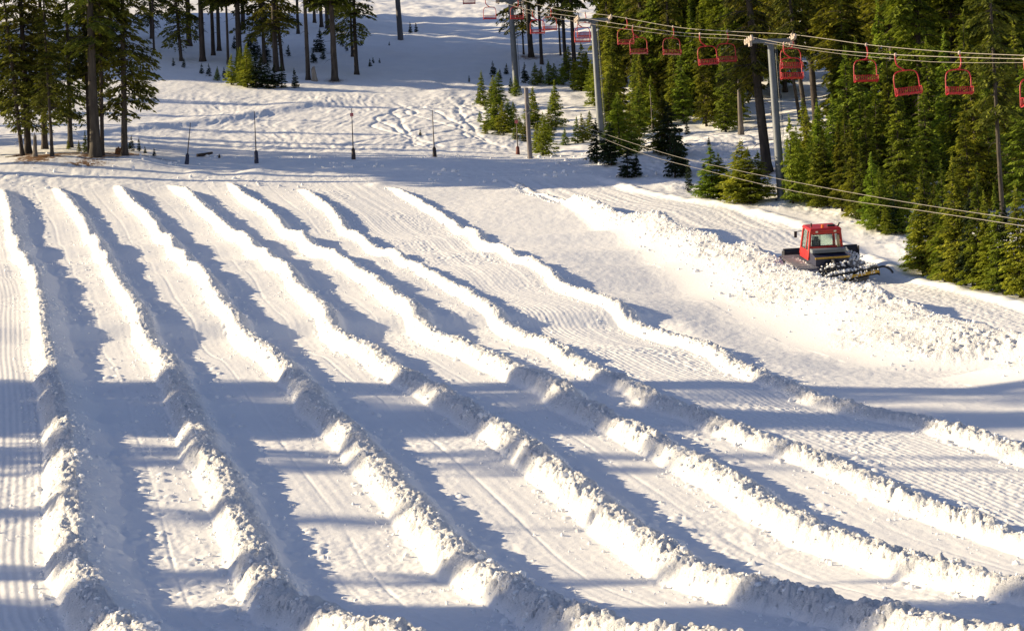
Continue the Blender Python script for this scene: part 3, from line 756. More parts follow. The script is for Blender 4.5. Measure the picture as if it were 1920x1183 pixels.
fill(16, 'tall', 1240, 1480, 120, 215, 14, 22, 'tall green fir of the wood seen behind the chairs left of the near lift tower', 'tall firs behind the chairs', .85, mind=5)
fill(28, 'mid', 1140, 1400, 165, 245, 5.5, 11, 'middle sized fir on the bright rise left of the near lift tower', 'middle sized firs on the bright rise', .85, mind=2.2)
fill(10, 'tall', 1130, 1250, 100, 190, 16, 22, 'tall yellow-green fir just right of the middle lift tower', 'tall firs right of the middle tower', .85, mind=4)
G5 = 'bare trunks in the right wood'
for x, y, w, h, ln, key, lab in ((1211,211,11,20,-.03,'old','trunk with high yellow-green crown standing right of the middle lift tower'),(1439,320,21,26,-.075,'bare','thick dark trunk leaning left beside the near lift tower'),(1513,240,10,22,-.10,'bare','thinner leaning trunk just right of the near lift tower'),(1531,235,14,26,-.05,'bare','thick bark trunk above the young firs right of the near tower'),(1567,222,10,22,-.06,'bare','dark trunk between the green firs, right of the two leaning ones'),(1500,225,7,20,-.13,'bare','thinnest leaning trunk nearest to the near lift tower'),(1375,175,10,20,-.03,'bare','dark trunk behind the pair of red chairs'),(1882,436,10,20,-.02,'bare','lone brown trunk among firs at the right edge'),(1845,60,14,24,-.02,'tall','dark conifer high in the right corner'),(1262,215,8,18,-.03,'old','slender trunk below the single red chair')):
    D_ = at_base(x, y)[1]; rad = w / px_per_m(D_) / 2
    tree(key, x, y, h, lab, G5, 'conifer_tree', 'conifer', ln, .75, thick=rad / (.36 * h / 25) / .75 * .95)

# trees standing left of the picture whose shadows cross the lanes
GS = 'conifers left of the lanes whose shadows fall across them'
n_s = 0
for X_, D_, h, key in ((-33,76.0,20,'dense'),(-37,69.5,20,'bare'),(-31,66.6,14,'bare'),(-57,74.4,32,'old'),(-47,69.2,22,'bare'),(-52,73.6,28,'old'),(-40,65.6,16,'bare'),(-55,66.6,22,'bare'),(-64,73.0,34,'dense'),(-38,64.0,17,'bare'),(-45,62.2,19,'bare'),(-50,67.6,22,'bare'),
                       (-36,58.3,13,'bare'),(-33,52.0,14,'bare'),(-41,75.3,27,'old'),(-49,74.5,30,'old'),(-30,45.5,19,'old'),(-36,44.2,23,'old'),(-42,46.8,26,'bare'),(-48,44.8,26,'old'),(-30,42.0,18,'old'),(-34,46.5,22,'dense'),(-44,43.0,27,'dense'),
                       (-42,168.5,30,'dense'),(-46,171,32,'dense'),(-76,188,24,'bare'),(-60,192,20,'bare'),(-82,196,26,'bare'),(-72,205,22,'bare'),(-90,215,24,'bare'),(-84,226,26,'bare'),(-62,186,22,'bare')):
    tgt = {32: -2.5, 34: -2.5, 30: -1.5}.get(h, 2.5 if 65 < D_ < 79 else 0) if D_ < 100 else 0
    if D_ < 100: X_ -= 24; h += 7
    D_ += tgt + (-17 - X_) * .194 + (4.5 if 62 < D_ < 79 else 1 if D_ < 79 else 0)
    tree(key, 0, 0, h, 'conifer standing left of the lanes and throwing its shadow over them', GS, 'conifer_tree', 'conifer', 0, .64 if D_ < 100 and key == 'dense' else .9, world=(X_, D_))
for k in range(60):
    X_ = rr_.uniform(-100, -52); D_ = rr_.uniform(259, 345)
    if X_ / D_ > -.222: X_ = -.225 * D_ - rr_.uniform(0, 25)
    tree('dense', 0, 0, rr_.uniform(24, 30), 'conifer of the far left wood that shades the upper slope', 'conifers of the far left wood', 'conifer_tree', 'conifer', 0, 1.35, world=(X_, D_))

# broken trunks and dead wood
def snag(x, y, h, r, label, mt, lean=0.0, seed=0, name='tree_stump', top=.6):
    r_ = random.Random(seed); p = at(x, y); mb = MB(); n = 12
    k = 6
    for i in range(k):
        t = i / (k - 1)
        for j in range(n):
            a_ = 2 * math.pi * j / n
            rad = r * (1.3 if i == 0 else 1 - (1 - top) * t) * (1 + r_.uniform(-.08, .08))
            zz = h * t * .8 + (0 if i < k - 1 else h * r_.uniform(-.05, .25)) - (.3 if i == 0 else 0)
            mb.v.append((math.cos(a_) * rad + lean * zz, math.sin(a_) * rad, zz))
    for i in range(k - 1):
        for j in range(n): mb.f.append((i * n + j, i * n + (j + 1) % n, (i + 1) * n + (j + 1) % n, (i + 1) * n + j))
    c = len(mb.v); mb.v.append((lean * h, 0, h * .55))
    for j in range(n): mb.f.append(((k - 1) * n + j, (k - 1) * n + (j + 1) % n, c))
    o = mb.build(name, mt); o.location = p
    return tag(o, label, 'tree stump')
snag(66, 305, 1.75, .19, 'splintered grey stump standing between trunks of the left group', M_BARKG, seed=1, name='tree_stump')
snag(222, 292, .55, .3, 'low orange-brown rotten stump beside the rightmost trunk of the left group', M_ROT, .1, 2, 'rotten_stump', .8)
snag(590, 152, 1.5, .34, 'pale weathered stump between two dark trunks on the shaded slope', M_DEAD, -.1, 3, 'tree_stump')
snag(1390, 253, 4.3, .24, 'tall dead trunk with a pale broken top left of the near lift tower', M_BARKG, -.02, 4, 'dead_trunk', .55)
snag(1563, 200, 3.4, .2, 'pale dead trunk standing in the gap right of the near lift tower', M_DEAD, -.02, 6, 'dead_trunk', .6)
lg = MB(); lg.tube([(-.7, 0, .1), (0, .1, .2), (.55, .1, .34)], [.12, .13, .09], 9)
o = lg.build('log', M_BARK); o.location = at(386, 294); o.rotation_euler = (0, 0, .3); tag(o, 'short dark log lying on the snow between the two left marker poles', 'log')
lg = MB(); lg.tube([(0, 0, -.1), (.02, 0, .15), (.0, .02, .32)], [.1, .08, .03], 7); lg.tube([(0, 0, .08), (-.15, 0, .2)], [.04, .02], 6)
o = lg.build('broken_branch', M_BARK); o.location = at(411, 297); tag(o, 'small dark stub of branch poking from the snow right of the log', 'branch')
lg = MB()
for x0 in range(5):
    lg.tube([(x0 * .18, 0, 0), (x0 * .18 + .3, .2, .05 + .03 * x0), (x0 * .18 + .5, .35, .0)], [.03, .025, .01], 5)
o = lg.build('broken_branch', M_BARK); o.location = at(10, 297, .03); tag(o, 'brown dead branches lying on the snow at the left edge', 'branch')
# bare stick right of the middle tower
st = MB(); st.tube([(0, 0, -.3), (-.03, 0, 2), (-.1, 0, 4)], [.03, .025, .012], 6)
o = st.build('bare_pole', M_DEAD); o.location = at(1223, 250); tag(o, 'thin bare stick standing in the snow right of the middle lift tower', 'pole')

# ------------------------------------------------------------------ marker poles with pads
M_POLE = mat('bamboo_dark', (.05, .04, .035), .6, col2=(.10, .07, .05), nscale=6)
M_PADB = mat('pad_navy', (.012, .018, .045), .7, col2=(.03, .035, .07), nscale=5, bump=.01)
M_PADR = mat('pad_maroon', (.13, .022, .018), .7, col2=(.08, .02, .02), nscale=5, bump=.01)
M_PADK = mat('pad_black', (.018, .015, .018), .7, col2=(.05, .03, .03), nscale=5, bump=.01)
M_RSIGN = mat('sign_faded_red', (.42, .06, .06), .6, col2=(.5, .2, .2), nscale=8)
GP = 'marker poles across the head of the lanes'
for x, y, h, lean, pm, ph, disc, lab in (
 (350,309,3.1,.105,M_PADB,.82,0,'leftmost marker pole, leaning right above a navy pad'),
 (481,307,3.9,-.025,M_PADB,1.0,0,'tall upright marker pole with a navy pad, second from left'),
 (663,299,3.9,-.02,M_PADK,.9,1,'middle marker pole carrying a small faded red plate near its top'),
 (815,295,3.6,-.03,M_PADK,.78,0,'marker pole with a black pad, second from right'),
 (971,290,3.1,-.015,M_PADR,.68,1,'rightmost marker pole with a maroon pad beside the wooden post')):
    r_ = empty('marker_pole', at(x, y), (0, lean, 0)); tag(r_, lab, 'marker pole', GP)
    mb = MB(); mb.tube([(0, 0, -.2), (0, 0, h * .5), (.01, 0, h)], [.045, .038, .024], 8); mb.build('pole', M_POLE, r_, smooth=True)
    mb = MB(); mb.tube([(0, 0, -.15), (0, 0, .1), (.01, 0, ph * .55), (0, 0, ph * .85), (0, 0, ph)], [.15, .165, .14, .13, .06], 10); mb.tube([(0, 0, ph * .74), (0, 0, ph * .80)], [.145, .145], 10); mb.build('pad', pm, r_, smooth=False)
    if disc:
        mb = MB(); mb.box((0, -.035, h - .5), (.26, .015, .26)); mb.box((0, -.02, h - .5), (.06, .03, .3)); mb.build('sign_plate', M_RSIGN, r_, bevel=.01)

# ------------------------------------------------------------------ chair lift
M_DPOLE = mat('dark_pole', (.05, .052, .06), .7, col2=(.09, .09, .10), nscale=2, stretch=(1, 1, .2))
mb = MB(); mb.tube([(0, 0, -.5), (0, 0, .2), (-.3, 0, 6), (-.7, 0, 14)], [.42, .36, .30, .24], 14)
o = mb.build('utility_pole', M_DPOLE, smooth=True); o.location = at(751, 74); tag(o, 'lone dark branchless pole on the shaded slope at the frame top', 'utility pole')
M_STEEL = mat('galvanised_steel', (.085, .10, .12), .55, .2, col2=(.12, .14, .165), nscale=1.2, bump=.004, bscale=6)
M_WOODP = mat('weathered_post', (.12, .11, .12), .8, col2=(.2, .18, .18), nscale=2, bump=.01, bscale=8, stretch=(1, 1, .2))
M_CABLE = mat('steel_cable', (.36, .33, .28), .45, .3)
M_RED = mat('chair_red', (.45, .009, .014), .42, col2=(.30, .009, .012), nscale=7)
M_RUB = mat('sheave_rubber', (.03, .03, .032), .7)
M_SHV = mat('sheave_steel', (.5, .42, .36), .5, .3, col2=(.35, .3, .27), nscale=5)
T1, T2 = at(1465, 377), at(1128, 275)
ldx = (T2.x - T1.x) / (T2.y - T1.y)                      # lift line direction, X per metre of depth
ld = Vector((ldx, 1, 0)).normalized(); lp = Vector((ld.y, -ld.x, 0))   # along, across (to the right)
heading = math.atan2(ld.x, ld.y)
def on_line(x, y, off):
    """point of the vertical plane of the rope (off metres right of the tower line) seen at photo x, y"""
    t, z = ray(x, y)
    # X = T1.x + ldx*(D-T1.y) + off
    D_ = (T1.x - ldx * T1.y + off) / (t - ldx)
    return Vector((t * D_, D_, z * D_))
def rope(name, pxs, off, r, label, mat_=M_CABLE):
    P_ = [on_line(x, y, off) for x, y in pxs]
    P_.sort(key=lambda p: p.y)
    ys = np.array([p.y for p in P_]); xs = np.array([p.x for p in P_]); zs = np.array([p.z for p in P_])
    yy = np.linspace(ys[0], ys[-1], 70); zz = cubic(ys, zs, yy); xx = np.interp(yy, ys, xs)
    mb = MB(); mb.tube(list(zip(xx, yy, zz)), r, 6)
    tag(mb.build(name, mat_, smooth=True), label, 'cable')
    return lambda x: (lambda d: Vector((float(np.interp(d, ys, xs)), d, float(cubic(ys, zs, np.array([d]))[0]))))(float((T1.x - ldx * T1.y + off) / (ray(x, 60)[0] - ldx)))
OFF = 1.38
rl = rope('haul_rope', [(872,-30),(914,0),(958,10),(981,17),(1085,33),(1164,46),(1280,62),(1400,69),(1469,82),(1560,94),(1677,103),(1800,108),(1960,112)], -OFF, .017, 'pale haul rope on the left arms of the lift towers')
rg = rope('haul_rope', [(900,-30),(978,0),(1045,18),(1145,30),(1280,53),(1380,60),(1490,66),(1560,75),(1623,84),(1797,99),(1960,106)], OFF, .017, 'pale haul rope on the right arms of the lift towers, the uppermost line')
rope('signal_cable', [(985,24),(1085,42),(1180,56),(1290,69),(1400,76),(1500,91),(1580,102),(1640,108),(1760,117),(1960,118)], -OFF + .35, .010, 'thin signal cable sagging lowest below the two haul ropes')

def tower(x, y, top_y, r0, r1, labels, arm=1.3):
    p = at(x, y); zt = ray(x - 18, top_y)[1] * p.y - p.z
    lean = -math.radians(2.2)
    r_ = empty('lift_tower', p, (0, lean, 0)); tag(r_, labels, 'lift tower', 'steel towers of the chair lift')
    mb = MB(); mb.tube([(0, 0, -.4), (0, 0, .12), (0, 0, .13), (0, 0, zt * .5), (0, 0, zt)], [r0 * 1.5, r0 * 1.5, r0, (r0 + r1) / 2, r1], 20); mb.build('post', M_STEEL, r_, smooth=False)
    rot = Matrix.Rotation(-heading, 4, 'Z')
    r3 = rot.to_3x3()
    mb = MB(); mb.box((0, 0, zt + .1), (arm * 2 + .1, .24, .22), r3); mb.box((0, 0, zt - .06), (.8, .2, .14), r3, ); mb.build('crossarm', M_STEEL, r_, bevel=.02)
    for s in (-1, 1):
        c = r3 @ Vector((s * arm, 0, 0))
        mb = MB(); mb.box((c.x, c.y, zt + .12), (.09, 1.7, .12), r3); mb.box((c.x, c.y, zt - .06), (.16, .3, .3), r3)
        sa = mb.build('sheave_assembly', M_SHV, r_, bevel=.01)
        for k in range(4):
            q = r3 @ Vector((s * arm + .08 * s, -.66 + .44 * k, 0)); ax = r3 @ Vector((.05, 0, 0))
            w = MB(); w.tube([(q.x - ax.x, q.y - ax.y, zt + .2), (q.x + ax.x, q.y + ax.y, zt + .2)], .19, 14); w.tube([(q.x - ax.x * 1.6, q.y - ax.y * 1.6, zt + .2), (q.x + ax.x * 1.6, q.y + ax.y * 1.6, zt + .2)], .06, 8)
            w.build('sheave', M_SHV, sa)
    # ladder rungs up the post
    mb = MB()
    for s in (-1, 1):
        q = r3 @ Vector((r0 + .12, .16 * s, 0)); mb.tube([(q.x, q.y, 1.2), (q.x - (r0 - r1) * .8, q.y, zt - .2)], .015, 5)
    n = int((zt - 1.4) / .33)
    for k in range(n):
        zz = 1.3 + .33 * k; f_ = (zz - 1.2) / (zt - 1.4)
        q = r3 @ Vector((r0 + .12 - (r0 - r1) * .8 * f_, 0, 0)); a_ = r3 @ Vector((0, .16, 0))
        mb.tube([(q.x - a_.x, q.y - a_.y, zz), (q.x + a_.x, q.y + a_.y, zz)], .01, 4)
    mb.build('ladder', M_STEEL, r_)
    return r_
tower(1466, 377, 80, .27, .2, 'near grey steel lift tower with wide crossarm above the road')
tower(1128, 276, 40, .30, .21, 'middle grey steel lift tower rising out of young firs')
tower(968, 166, 4, .33, .26, 'far grey steel lift tower whose head is cut by the frame top')
# wooden post with small crossarm, and its two wires
pp = at(994, 298); r_ = empty('wooden_post', pp, (0, -.03, 0)); tag(r_, 'weathered wooden post with a small bracket in front of the firs', 'post')
zt = 135 / px_per_m(pp.y)
mb = MB(); mb.tube([(0, 0, -.3), (0, 0, zt)], [.19, .16], 12); mb.build('post', M_WOODP, r_, smooth=False)
mb = MB(); mb.tube([(-.35, -.2, zt * .66), (.3, -.25, zt * .68)], .03, 6); mb.tube([(.02, -.2, zt * .8), (.3, -.25, zt * .68)], .03, 6); mb.tube([(-.02, -.16, zt * .62), (.3, -.25, zt * .68)], .025, 6); mb.build('bracket', M_STEEL, r_)
def wire(pxd, r, label):
    P_ = []
    for x, y, d in pxd:
        t, z = ray(x, y); P_.append((t * d, d, z * d))
    P_.sort(key=lambda p: p[1]); A = np.array(P_)
    yy = np.linspace(A[0, 1], A[-1, 1], 60)
    mb = MB(); mb.tube(list(zip(cubic(A[:, 1], A[:, 0], yy), yy, cubic(A[:, 1], A[:, 2], yy))), r, 5)
    tag(mb.build('utility_wire', M_CABLE, smooth=True), label, 'wire')
dp = pp.y - .3
wire([(998,206,dp),(1100,240,167),(1190,270,152),(1280,297,139),(1370,317,128),(1462,336,118),(1686,377,98),(1855,403,87),(1960,418,81)], .011, 'upper of the two thin wires slanting from the wooden post across the firs')
wire([(998,209,dp-.2),(1100,248,166),(1210,290,148.5),(1320,319,133.5),(1462,353,117.3),(1590,376,105.5),(1720,394,95),(1960,430,80)], .011, 'lower of the two thin wires slanting from the wooden post across the firs')

def bend(pts, n=6):
    """Catmull-Rom through points"""
    P_ = [Vector(p) for p in pts]; P_ = [P_[0] * 2 - P_[1]] + P_ + [P_[-1] * 2 - P_[-2]]; out = []
    for i in range(1, len(P_) - 2):
        for k in range(n):
            t = k / n; p0, p1, p2, p3 = P_[i - 1:i + 3]
            out.append(.5 * ((2 * p1) + (p2 - p0) * t + (2 * p0 - 5 * p1 + 4 * p2 - p3) * t * t + (3 * p1 - p0 - 3 * p2 + p3) * t ** 3))
    out.append(P_[-2]); return out
def make_chair(side):
    """two seat chair; origin at the grip on the rope, x across the line, y along it; side -1: hanger on the left"""
    r_ = empty('lift_chair', (0, 0, 0))
    zb = -.86; wb = .64; hb_ = 1.28; cx0 = .38 * -side if side < 0 else -.10
    mb = MB()
    if side < 0: mb.tube(bend([(0, 0, .05), (-.03, 0, -.3), (.04, 0, -.58), (cx0 - .08, 0, zb + .06), (cx0, 0, zb)]), .040, 10)
    else: mb.tube(bend([(0, 0, .05), (.06, 0, -.3), (.07, 0, -.56), (.0, 0, zb + .08), (cx0, 0, zb)]), .040, 10)
    mb.build('hanger', M_RED, r_, smooth=True)
    mb = MB(); mb.box((0, 0, .03), (.07, .3, .09)); mb.tube([(0, -.18, .0), (0, .18, .0)], .045, 8); mb.box((0, 0, -.06), (.09, .1, .1)); mb.build('grip', M_SHV, r_, bevel=.008)
    zs = zb - hb_
    mb = MB()
    ring = bend([(cx0 - wb, 0, zs), (cx0 - wb, 0, zs + .5), (cx0 - wb * .97, 0, zb - .32), (cx0 - wb * .72, 0, zb - .07), (cx0, 0, zb), (cx0 + wb * .72, 0, zb - .07), (cx0 + wb * .97, 0, zb - .32), (cx0 + wb, 0, zs + .5), (cx0 + wb, 0, zs)])
    mb.tube(ring, .033, 8); mb.box((cx0, 0, zb - .01), (.3, .06, .06))
    mb.build('bail_frame', M_RED, r_, smooth=True)
    # seat, slatted back, arm rests
    mb = MB()
    for k in range(6): mb.box((cx0, -.06 - .085 * k, zs + .02 + .006 * k), (wb * 1.96, .07, .025))
    for s in (-1, 0, 1): mb.box((cx0 + s * wb * .96, -.27, zs - .01), (.04, .52, .035))
    mb.tube([(cx0 - wb, -.54, zs + .03), (cx0 + wb, -.54, zs + .03)], .022, 7)
    mb.build('seat', M_RED, r_)
    mb = MB()
    for k in range(11): mb.box((cx0 - wb * .88 + wb * 1.76 * k / 10, .02, zs + .22), (.05, .02, .34))
    mb.tube([(cx0 - wb, .02, zs + .4), (cx0 + wb, .02, zs + .4)], .02, 7); mb.tube([(cx0 - wb, .02, zs + .06), (cx0 + wb, .02, zs + .06)], .02, 7)
    mb.build('backrest', M_RED, r_)
    for s in (-1, 1):
        mb = MB(); mb.tube(bend([(cx0 + s * wb, .02, zs + .38), (cx0 + s * wb, -.3, zs + .36), (cx0 + s * wb, -.5, zs + .28), (cx0 + s * wb, -.54, zs + .03)], 4), .02, 7); mb.box((cx0 + s * wb, -.22, zs + .18), (.025, .03, .34)); mb.build('armrest', M_RED, r_, smooth=True)
    return r_
protoL, protoR = make_chair(-1), make_chair(1)
usedL = usedR = False
GC = 'red two-seat chairs hanging from the lift ropes'
def hang(rp, x, side, label, swing=0.0):
    global usedL, usedR
    src = protoL if side < 0 else protoR
    first = (side < 0 and not usedL) or (side > 0 and not usedR)
    o = src if first else copy_tree(src)
    if side < 0: usedL = True
    else: usedR = True
    p = rp(x); o.location = p
    o.rotation_euler = (0, swing, -heading + (math.pi if False else 0) + rnd.uniform(-.05, .05) - .12)
    tag(o, label, 'lift chair', GC)
for x, sw, lab in ((1919,0,'red chair cut by the right edge of the picture'),(1677,-.10,'nearest tilted red chair, second from right'),(1469,0,'lower red chair of the stacked pair just right of the near lift tower'),(1312,-.06,'left and nearer red chair of the side by side pair left of the near tower'),(1187,0,'red chair just right of the middle lift tower, lower of two'),(1083,0,'nearer red chair overlapping another at the middle tower left side'),(1000,0,'red chair before the broad dark trunk, right of the far tower'),(912,0,'red chair hanging alone over the shaded slope left of the far tower'),(873,0,'far red chair whose seat alone shows at the frame top, second from left')):
    hang(rl, x, -1, lab, sw)
for x, sw, lab in ((1797,0,'rightmost whole red chair, silver bar under its seat'),(1623,0,'red chair high before the dark firs, third from right'),(1484,0,'upper red chair of the stacked pair just right of the near lift tower'),(1363,0,'right and farther red chair of the side by side pair left of the near tower'),(1262,.03,'single red chair dim against the firs between two towers'),(1175,0,'red chair right of the middle lift tower, farther of two'),(1098,0,'farther red chair partly behind another at the middle tower'),(1033,0,'thin far red chair between the far and middle towers'),(972,0,'red chair seen behind the head of the far lift tower')):
    hang(rg, x, 1, lab, sw)

# ------------------------------------------------------------------ snow groomer
M_CAB = mat('groomer_red', (.52, .018, .014), .32, col2=(.44, .02, .015), nscale=2)
M_BLK = mat('groomer_black', (.012, .013, .018), .5, col2=(.03, .03, .035), nscale=4)
M_NAVY = mat('groomer_navy', (.014, .018, .05), .5)
M_TRK = mat('track_rubber', (.045, .038, .05), .75, col2=(.22, .20, .24), nscale=7, bump=.01)
M_GRS = mat('grouser_metal', (.38, .36, .37), .5, .1)
M_YEL = mat('groomer_yellow', (.55, .33, .02), .5, col2=(.4, .25, .04), nscale=6)
M_GREY = mat('groomer_grey', (.22, .25, .28), .45, .3)
M_AMB = mat('beacon_orange', (.8, .16, .02), .3)
M_LMP = mat('lamp_glass', (.75, .68, .5), .2)
M_CRM = mat('exhaust_tan', (.5, .38, .2), .6)
M_GLS = bpy.data.materials.new('cab_glass'); M_GLS.use_nodes = True
b_ = M_GLS.node_tree.nodes['Principled BSDF']; b_.inputs['Base Color'].default_value = (.62, .72, .68, 1); b_.inputs['Roughness'].default_value = .03; b_.inputs['Transmission Weight'].default_value = .92; b_.inputs['IOR'].default_value = 1.12
CS = .83
cp = at(1575, 533)
hd = math.radians(9)                       # heading turned left of straight away
fw = Vector((-math.sin(hd), math.cos(hd), 0)); rt = Vector((math.cos(hd), math.sin(hd), 0))
def zs_(v): return gz(cp.x + v.x, cp.y + v.y)
cen = cp + fw * 3.2 * CS
def zc(v): return float(base_h(np.array([cen.x + v.x]), np.array([cen.y + v.y]))[0])
fz = (zc(fw * 2) - zc(fw * -2)) / 4
rz_ = (zc(rt * 1.8) - zc(rt * -1.8)) / 3.6
fv = Vector((fw.x, fw.y, fz)).normalized(); rv = Vector((rt.x, rt.y, rz_)).normalized(); uv = rv.cross(fv).normalized(); rv = fv.cross(uv).normalized()
Mx = Matrix(((rv.x, fv.x, uv.x, cen.x), (rv.y, fv.y, uv.y, cen.y), (rv.z, fv.z, uv.z, gz(cen.x, cen.y) + .02), (0, 0, 0, 1)))
cat_ = empty('snow_groomer', (0, 0, 0)); Mx = Mx @ Matrix.Scale(CS, 4); cat_.matrix_world = Mx
tag(cat_, 'red-cabbed snow groomer with wide tracks climbing the road by the firs', 'snow groomer')
for s in (-1, 1):      # tracks: belt loop with grousers, wheels
    xc = s * 1.42; wdt = 1.05
    prof = [(-2.15, .16), (-1.85, .03), (-1.5, .0), (1.5, .0), (1.9, .08), (2.2, .28), (2.32, .52), (2.25, .74), (2.05, .88), (1.75, .92), (.9, .86), (-.9, .86), (-1.75, .9), (-2.1, .82), (-2.3, .64), (-2.33, .38)]
    inner = [(y * .93, .45 + (z - .45) * .82) for y, z in prof]
    mb = MB(); n = len(prof)
    vs = [(xc - wdt / 2, y, z) for y, z in prof] + [(xc + wdt / 2, y, z) for y, z in prof] + [(xc - wdt / 2, y, z) for y, z in inner] + [(xc + wdt / 2, y, z) for y, z in inner]
    fs = []
    for i in range(n):
        j = (i + 1) % n; fs += [(i, j, n + j, n + i), (2 * n + i, 3 * n + i, 3 * n + j, 2 * n + j), (i, 2 * n + i, 2 * n + j, j), (n + i, n + j, 3 * n + j, 3 * n + i)]
    mb.add(vs, fs)
    tr_ = mb.build('track', M_TRK, cat_)
    g = MB(); per = []
    for i in range(n):
        a0 = Vector((0, *prof[i])); a1 = Vector((0, *prof[(i + 1) % n])); Ls = (a1 - a0).length; k = max(1, round(Ls / .27))
        for q in range(k):
            p_ = a0.lerp(a1, (q + .5) / k); d_ = (a1 - a0).normalized(); nrm = Vector((0, d_.z, -d_.y)); rot = Matrix((Vector((1, 0, 0)), d_, nrm)).transposed()
            g.box((xc, p_.y + nrm.y * .04, p_.z + nrm.z * .04), (wdt * 1.02, .07, .13), rot)
    g.build('grouser_bars', M_GRS, tr_)
    for yw, rw in ((-1.85, .36), (-.95, .33), (-.05, .33), (.85, .33), (1.8, .38)):
        w = MB(); w.tube([(xc - .3, yw, .45), (xc + .3, yw, .45)], rw, 18); w.tube([(xc - .36, yw, .45), (xc + .36, yw, .45)], rw * .4, 12); w.build('wheel', M_BLK, tr_)
mb = MB(); mb.box((0, 0, .72), (1.75, 4.2, .5)); mb.prism([(-1.9, .95), (-1.9, 1.45), (-.55, 1.62), (.4, 1.62), (.4, .95)], -.95, .95); mb.build('chassis', M_NAVY, cat_, bevel=.03)
mb = MB(); mb.box((0, -1.93, 1.42), (1.98, .06, .10)); mb.build('yellow_stripe', M_YEL, cat_, bevel=.01)
mb = MB(); mb.box((0, -1.1, 1.70), (1.96, .5, .20))
for k in range(6): mb.box((0, -1.36, 1.62 + .03 * k), (1.7, .03, .012))
mb.build('engine_grille', M_GREY, cat_, bevel=.02)
# cab: red pillars, panels and roof around glass
cab = MB()
yb, yf = -.62, 1.05; z0_, z1 = 1.25, 2.72; hw, hwt = .98, .84
def P3(s, y, z):
    f_ = (z - z0_) / (z1 - z0_); return Vector((s * (hw + (hwt - hw) * f_), y + ((.10 if y < 0 else -.22) * f_), z))
def quadpanel(mbx, a_, b_, c_, d_, th=.05):
    nrm = (b_ - a_).cross(c_ - a_).normalized() * th
    mbx.add([a_, b_, c_, d_, a_ + nrm, b_ + nrm, c_ + nrm, d_ + nrm], [(0, 1, 2, 3), (7, 6, 5, 4), (0, 4, 5, 1), (1, 5, 6, 2), (2, 6, 7, 3), (3, 7, 4, 0)])
for s in (-1, 1):
    for y in (yb, yf): cab.tube([P3(s, y, z0_), P3(s, y, z1)], [.085, .075], 6)
    cab.tube([P3(s, .1, z0_), P3(s, .1, z1)], [.05, .05], 6)
    quadpanel(cab, P3(s, yb, z0_ - .15), P3(s, yf, z0_ - .15), P3(s, yf, 1.62), P3(s, yb, 1.62), .04 * s)
quadpanel(cab, P3(-1, yb, z0_), P3(1, yb, z0_), P3(1, yb, 1.86), P3(-1, yb, 1.86), .05)
quadpanel(cab, P3(-1, yb, 2.52), P3(1, yb, 2.52), P3(1, yb, z1), P3(-1, yb, z1), .05)
quadpanel(cab, P3(.56, yb, 1.8), P3(.62, yb, 1.8), P3(.60, yb, 2.6), P3(.54, yb, 2.6), .06)
quadpanel(cab, P3(-1, yf, z0_), P3(1, yf, z0_), P3(1, yf, 1.6), P3(-1, yf, 1.6), -.05)
cab.build('cab', M_CAB, cat_, bevel=.015)
rf = MB(); rf.box((0, .18, 2.79), (1.86, 1.72, .14), None, (.92, .92)); rf.box((0, -.56, 2.72), (1.7, .12, .16)); rf.build('cab_roof', M_CAB, cat_, bevel=.035)
gl = MB(); quadpanel(gl, P3(-.86, yb + .01, 1.86), P3(.56, yb + .01, 1.86), P3(.55, yb + .01, 2.52), P3(-.84, yb + .01, 2.52), .012); gl.build('rear_window', M_GLS, cat_)
gl = MB(); quadpanel(gl, P3(-.92, yf, 1.6), P3(.92, yf, 1.6), P3(.92, yf, 2.6), P3(-.92, yf, 2.6), .012); gl.build('windscreen', M_GLS, cat_)
for s in (-1, 1):
    gl = MB(); quadpanel(gl, P3(s, yb + .1, 1.62), P3(s, yf - .1, 1.62), P3(s, yf - .1, 2.62), P3(s, yb + .1, 2.62), .012); gl.build('side_window', M_GLS, cat_)
fr = MB()
for a_, b_ in (((-.86, 1.88), (.56, 1.88)), ((-.84, 2.51), (.55, 2.51)), ((-.86, 1.86), (-.84, 2.52)), ((.56, 1.86), (.55, 2.52)), ((-.36, 1.86), (-.36, 2.52))):
    fr.tube([P3(a_[0], yb - .03, a_[1]), P3(b_[0], yb - .03, b_[1])], .02, 6)
fr.build('window_frame', M_BLK, cat_)
se = MB(); se.box((-.35, .1, 1.75), (.5, .14, .7)); se.box((-.35, .3, 1.5), (.5, .5, .14)); se.box((-.35, .1, 2.2), (.3, .12, .22)); se.build('seat', M_BLK, cat_, bevel=.03)
ex = MB(); ex.tube([P3(.78, yb - .12, 1.75), P3(.78, yb - .12, 2.45)], .085, 12); ex.build('exhaust_pipe', M_CRM, cat_, smooth=True)
bc = MB(); bc.tube([(-.1, -.35, 2.86), (-.1, -.35, 3.02)], [.085, .07], 12); bc.build('beacon', M_AMB, cat_)
for x0 in (-.52, .52):
    wl_ = MB(); wl_.box((x0, -.66, 2.68), (.14, .08, .1)); wl_.build('work_lamp', M_LMP, cat_, bevel=.015)
rb = MB(); rb.tube([(-.62, .1, 2.84), (-.62, .1, 3.06)], .045, 8); rb.build('aerial_mount', M_BLK, cat_)
rb = MB(); rb.box((.45, -.1, 2.90), (.42, .2, .12)); rb.build('roof_vent', M_BLK, cat_, bevel=.01)
rb = MB(); rb.tube([(.80, -.2, 2.80), (.9, -.2, 3.06)], .06, 8); rb.build('air_intake', M_BLK, cat_)
for s in (-1, 1):
    mr_ = MB(); mr_.tube([(s * .86, 1.0, 2.5), (s * 1.2, 1.15, 2.45)], .02, 6); mr_.box((s * 1.24, 1.13, 2.3), (.16, .07, .36)); mr_.build('mirror', M_BLK, cat_, bevel=.015)
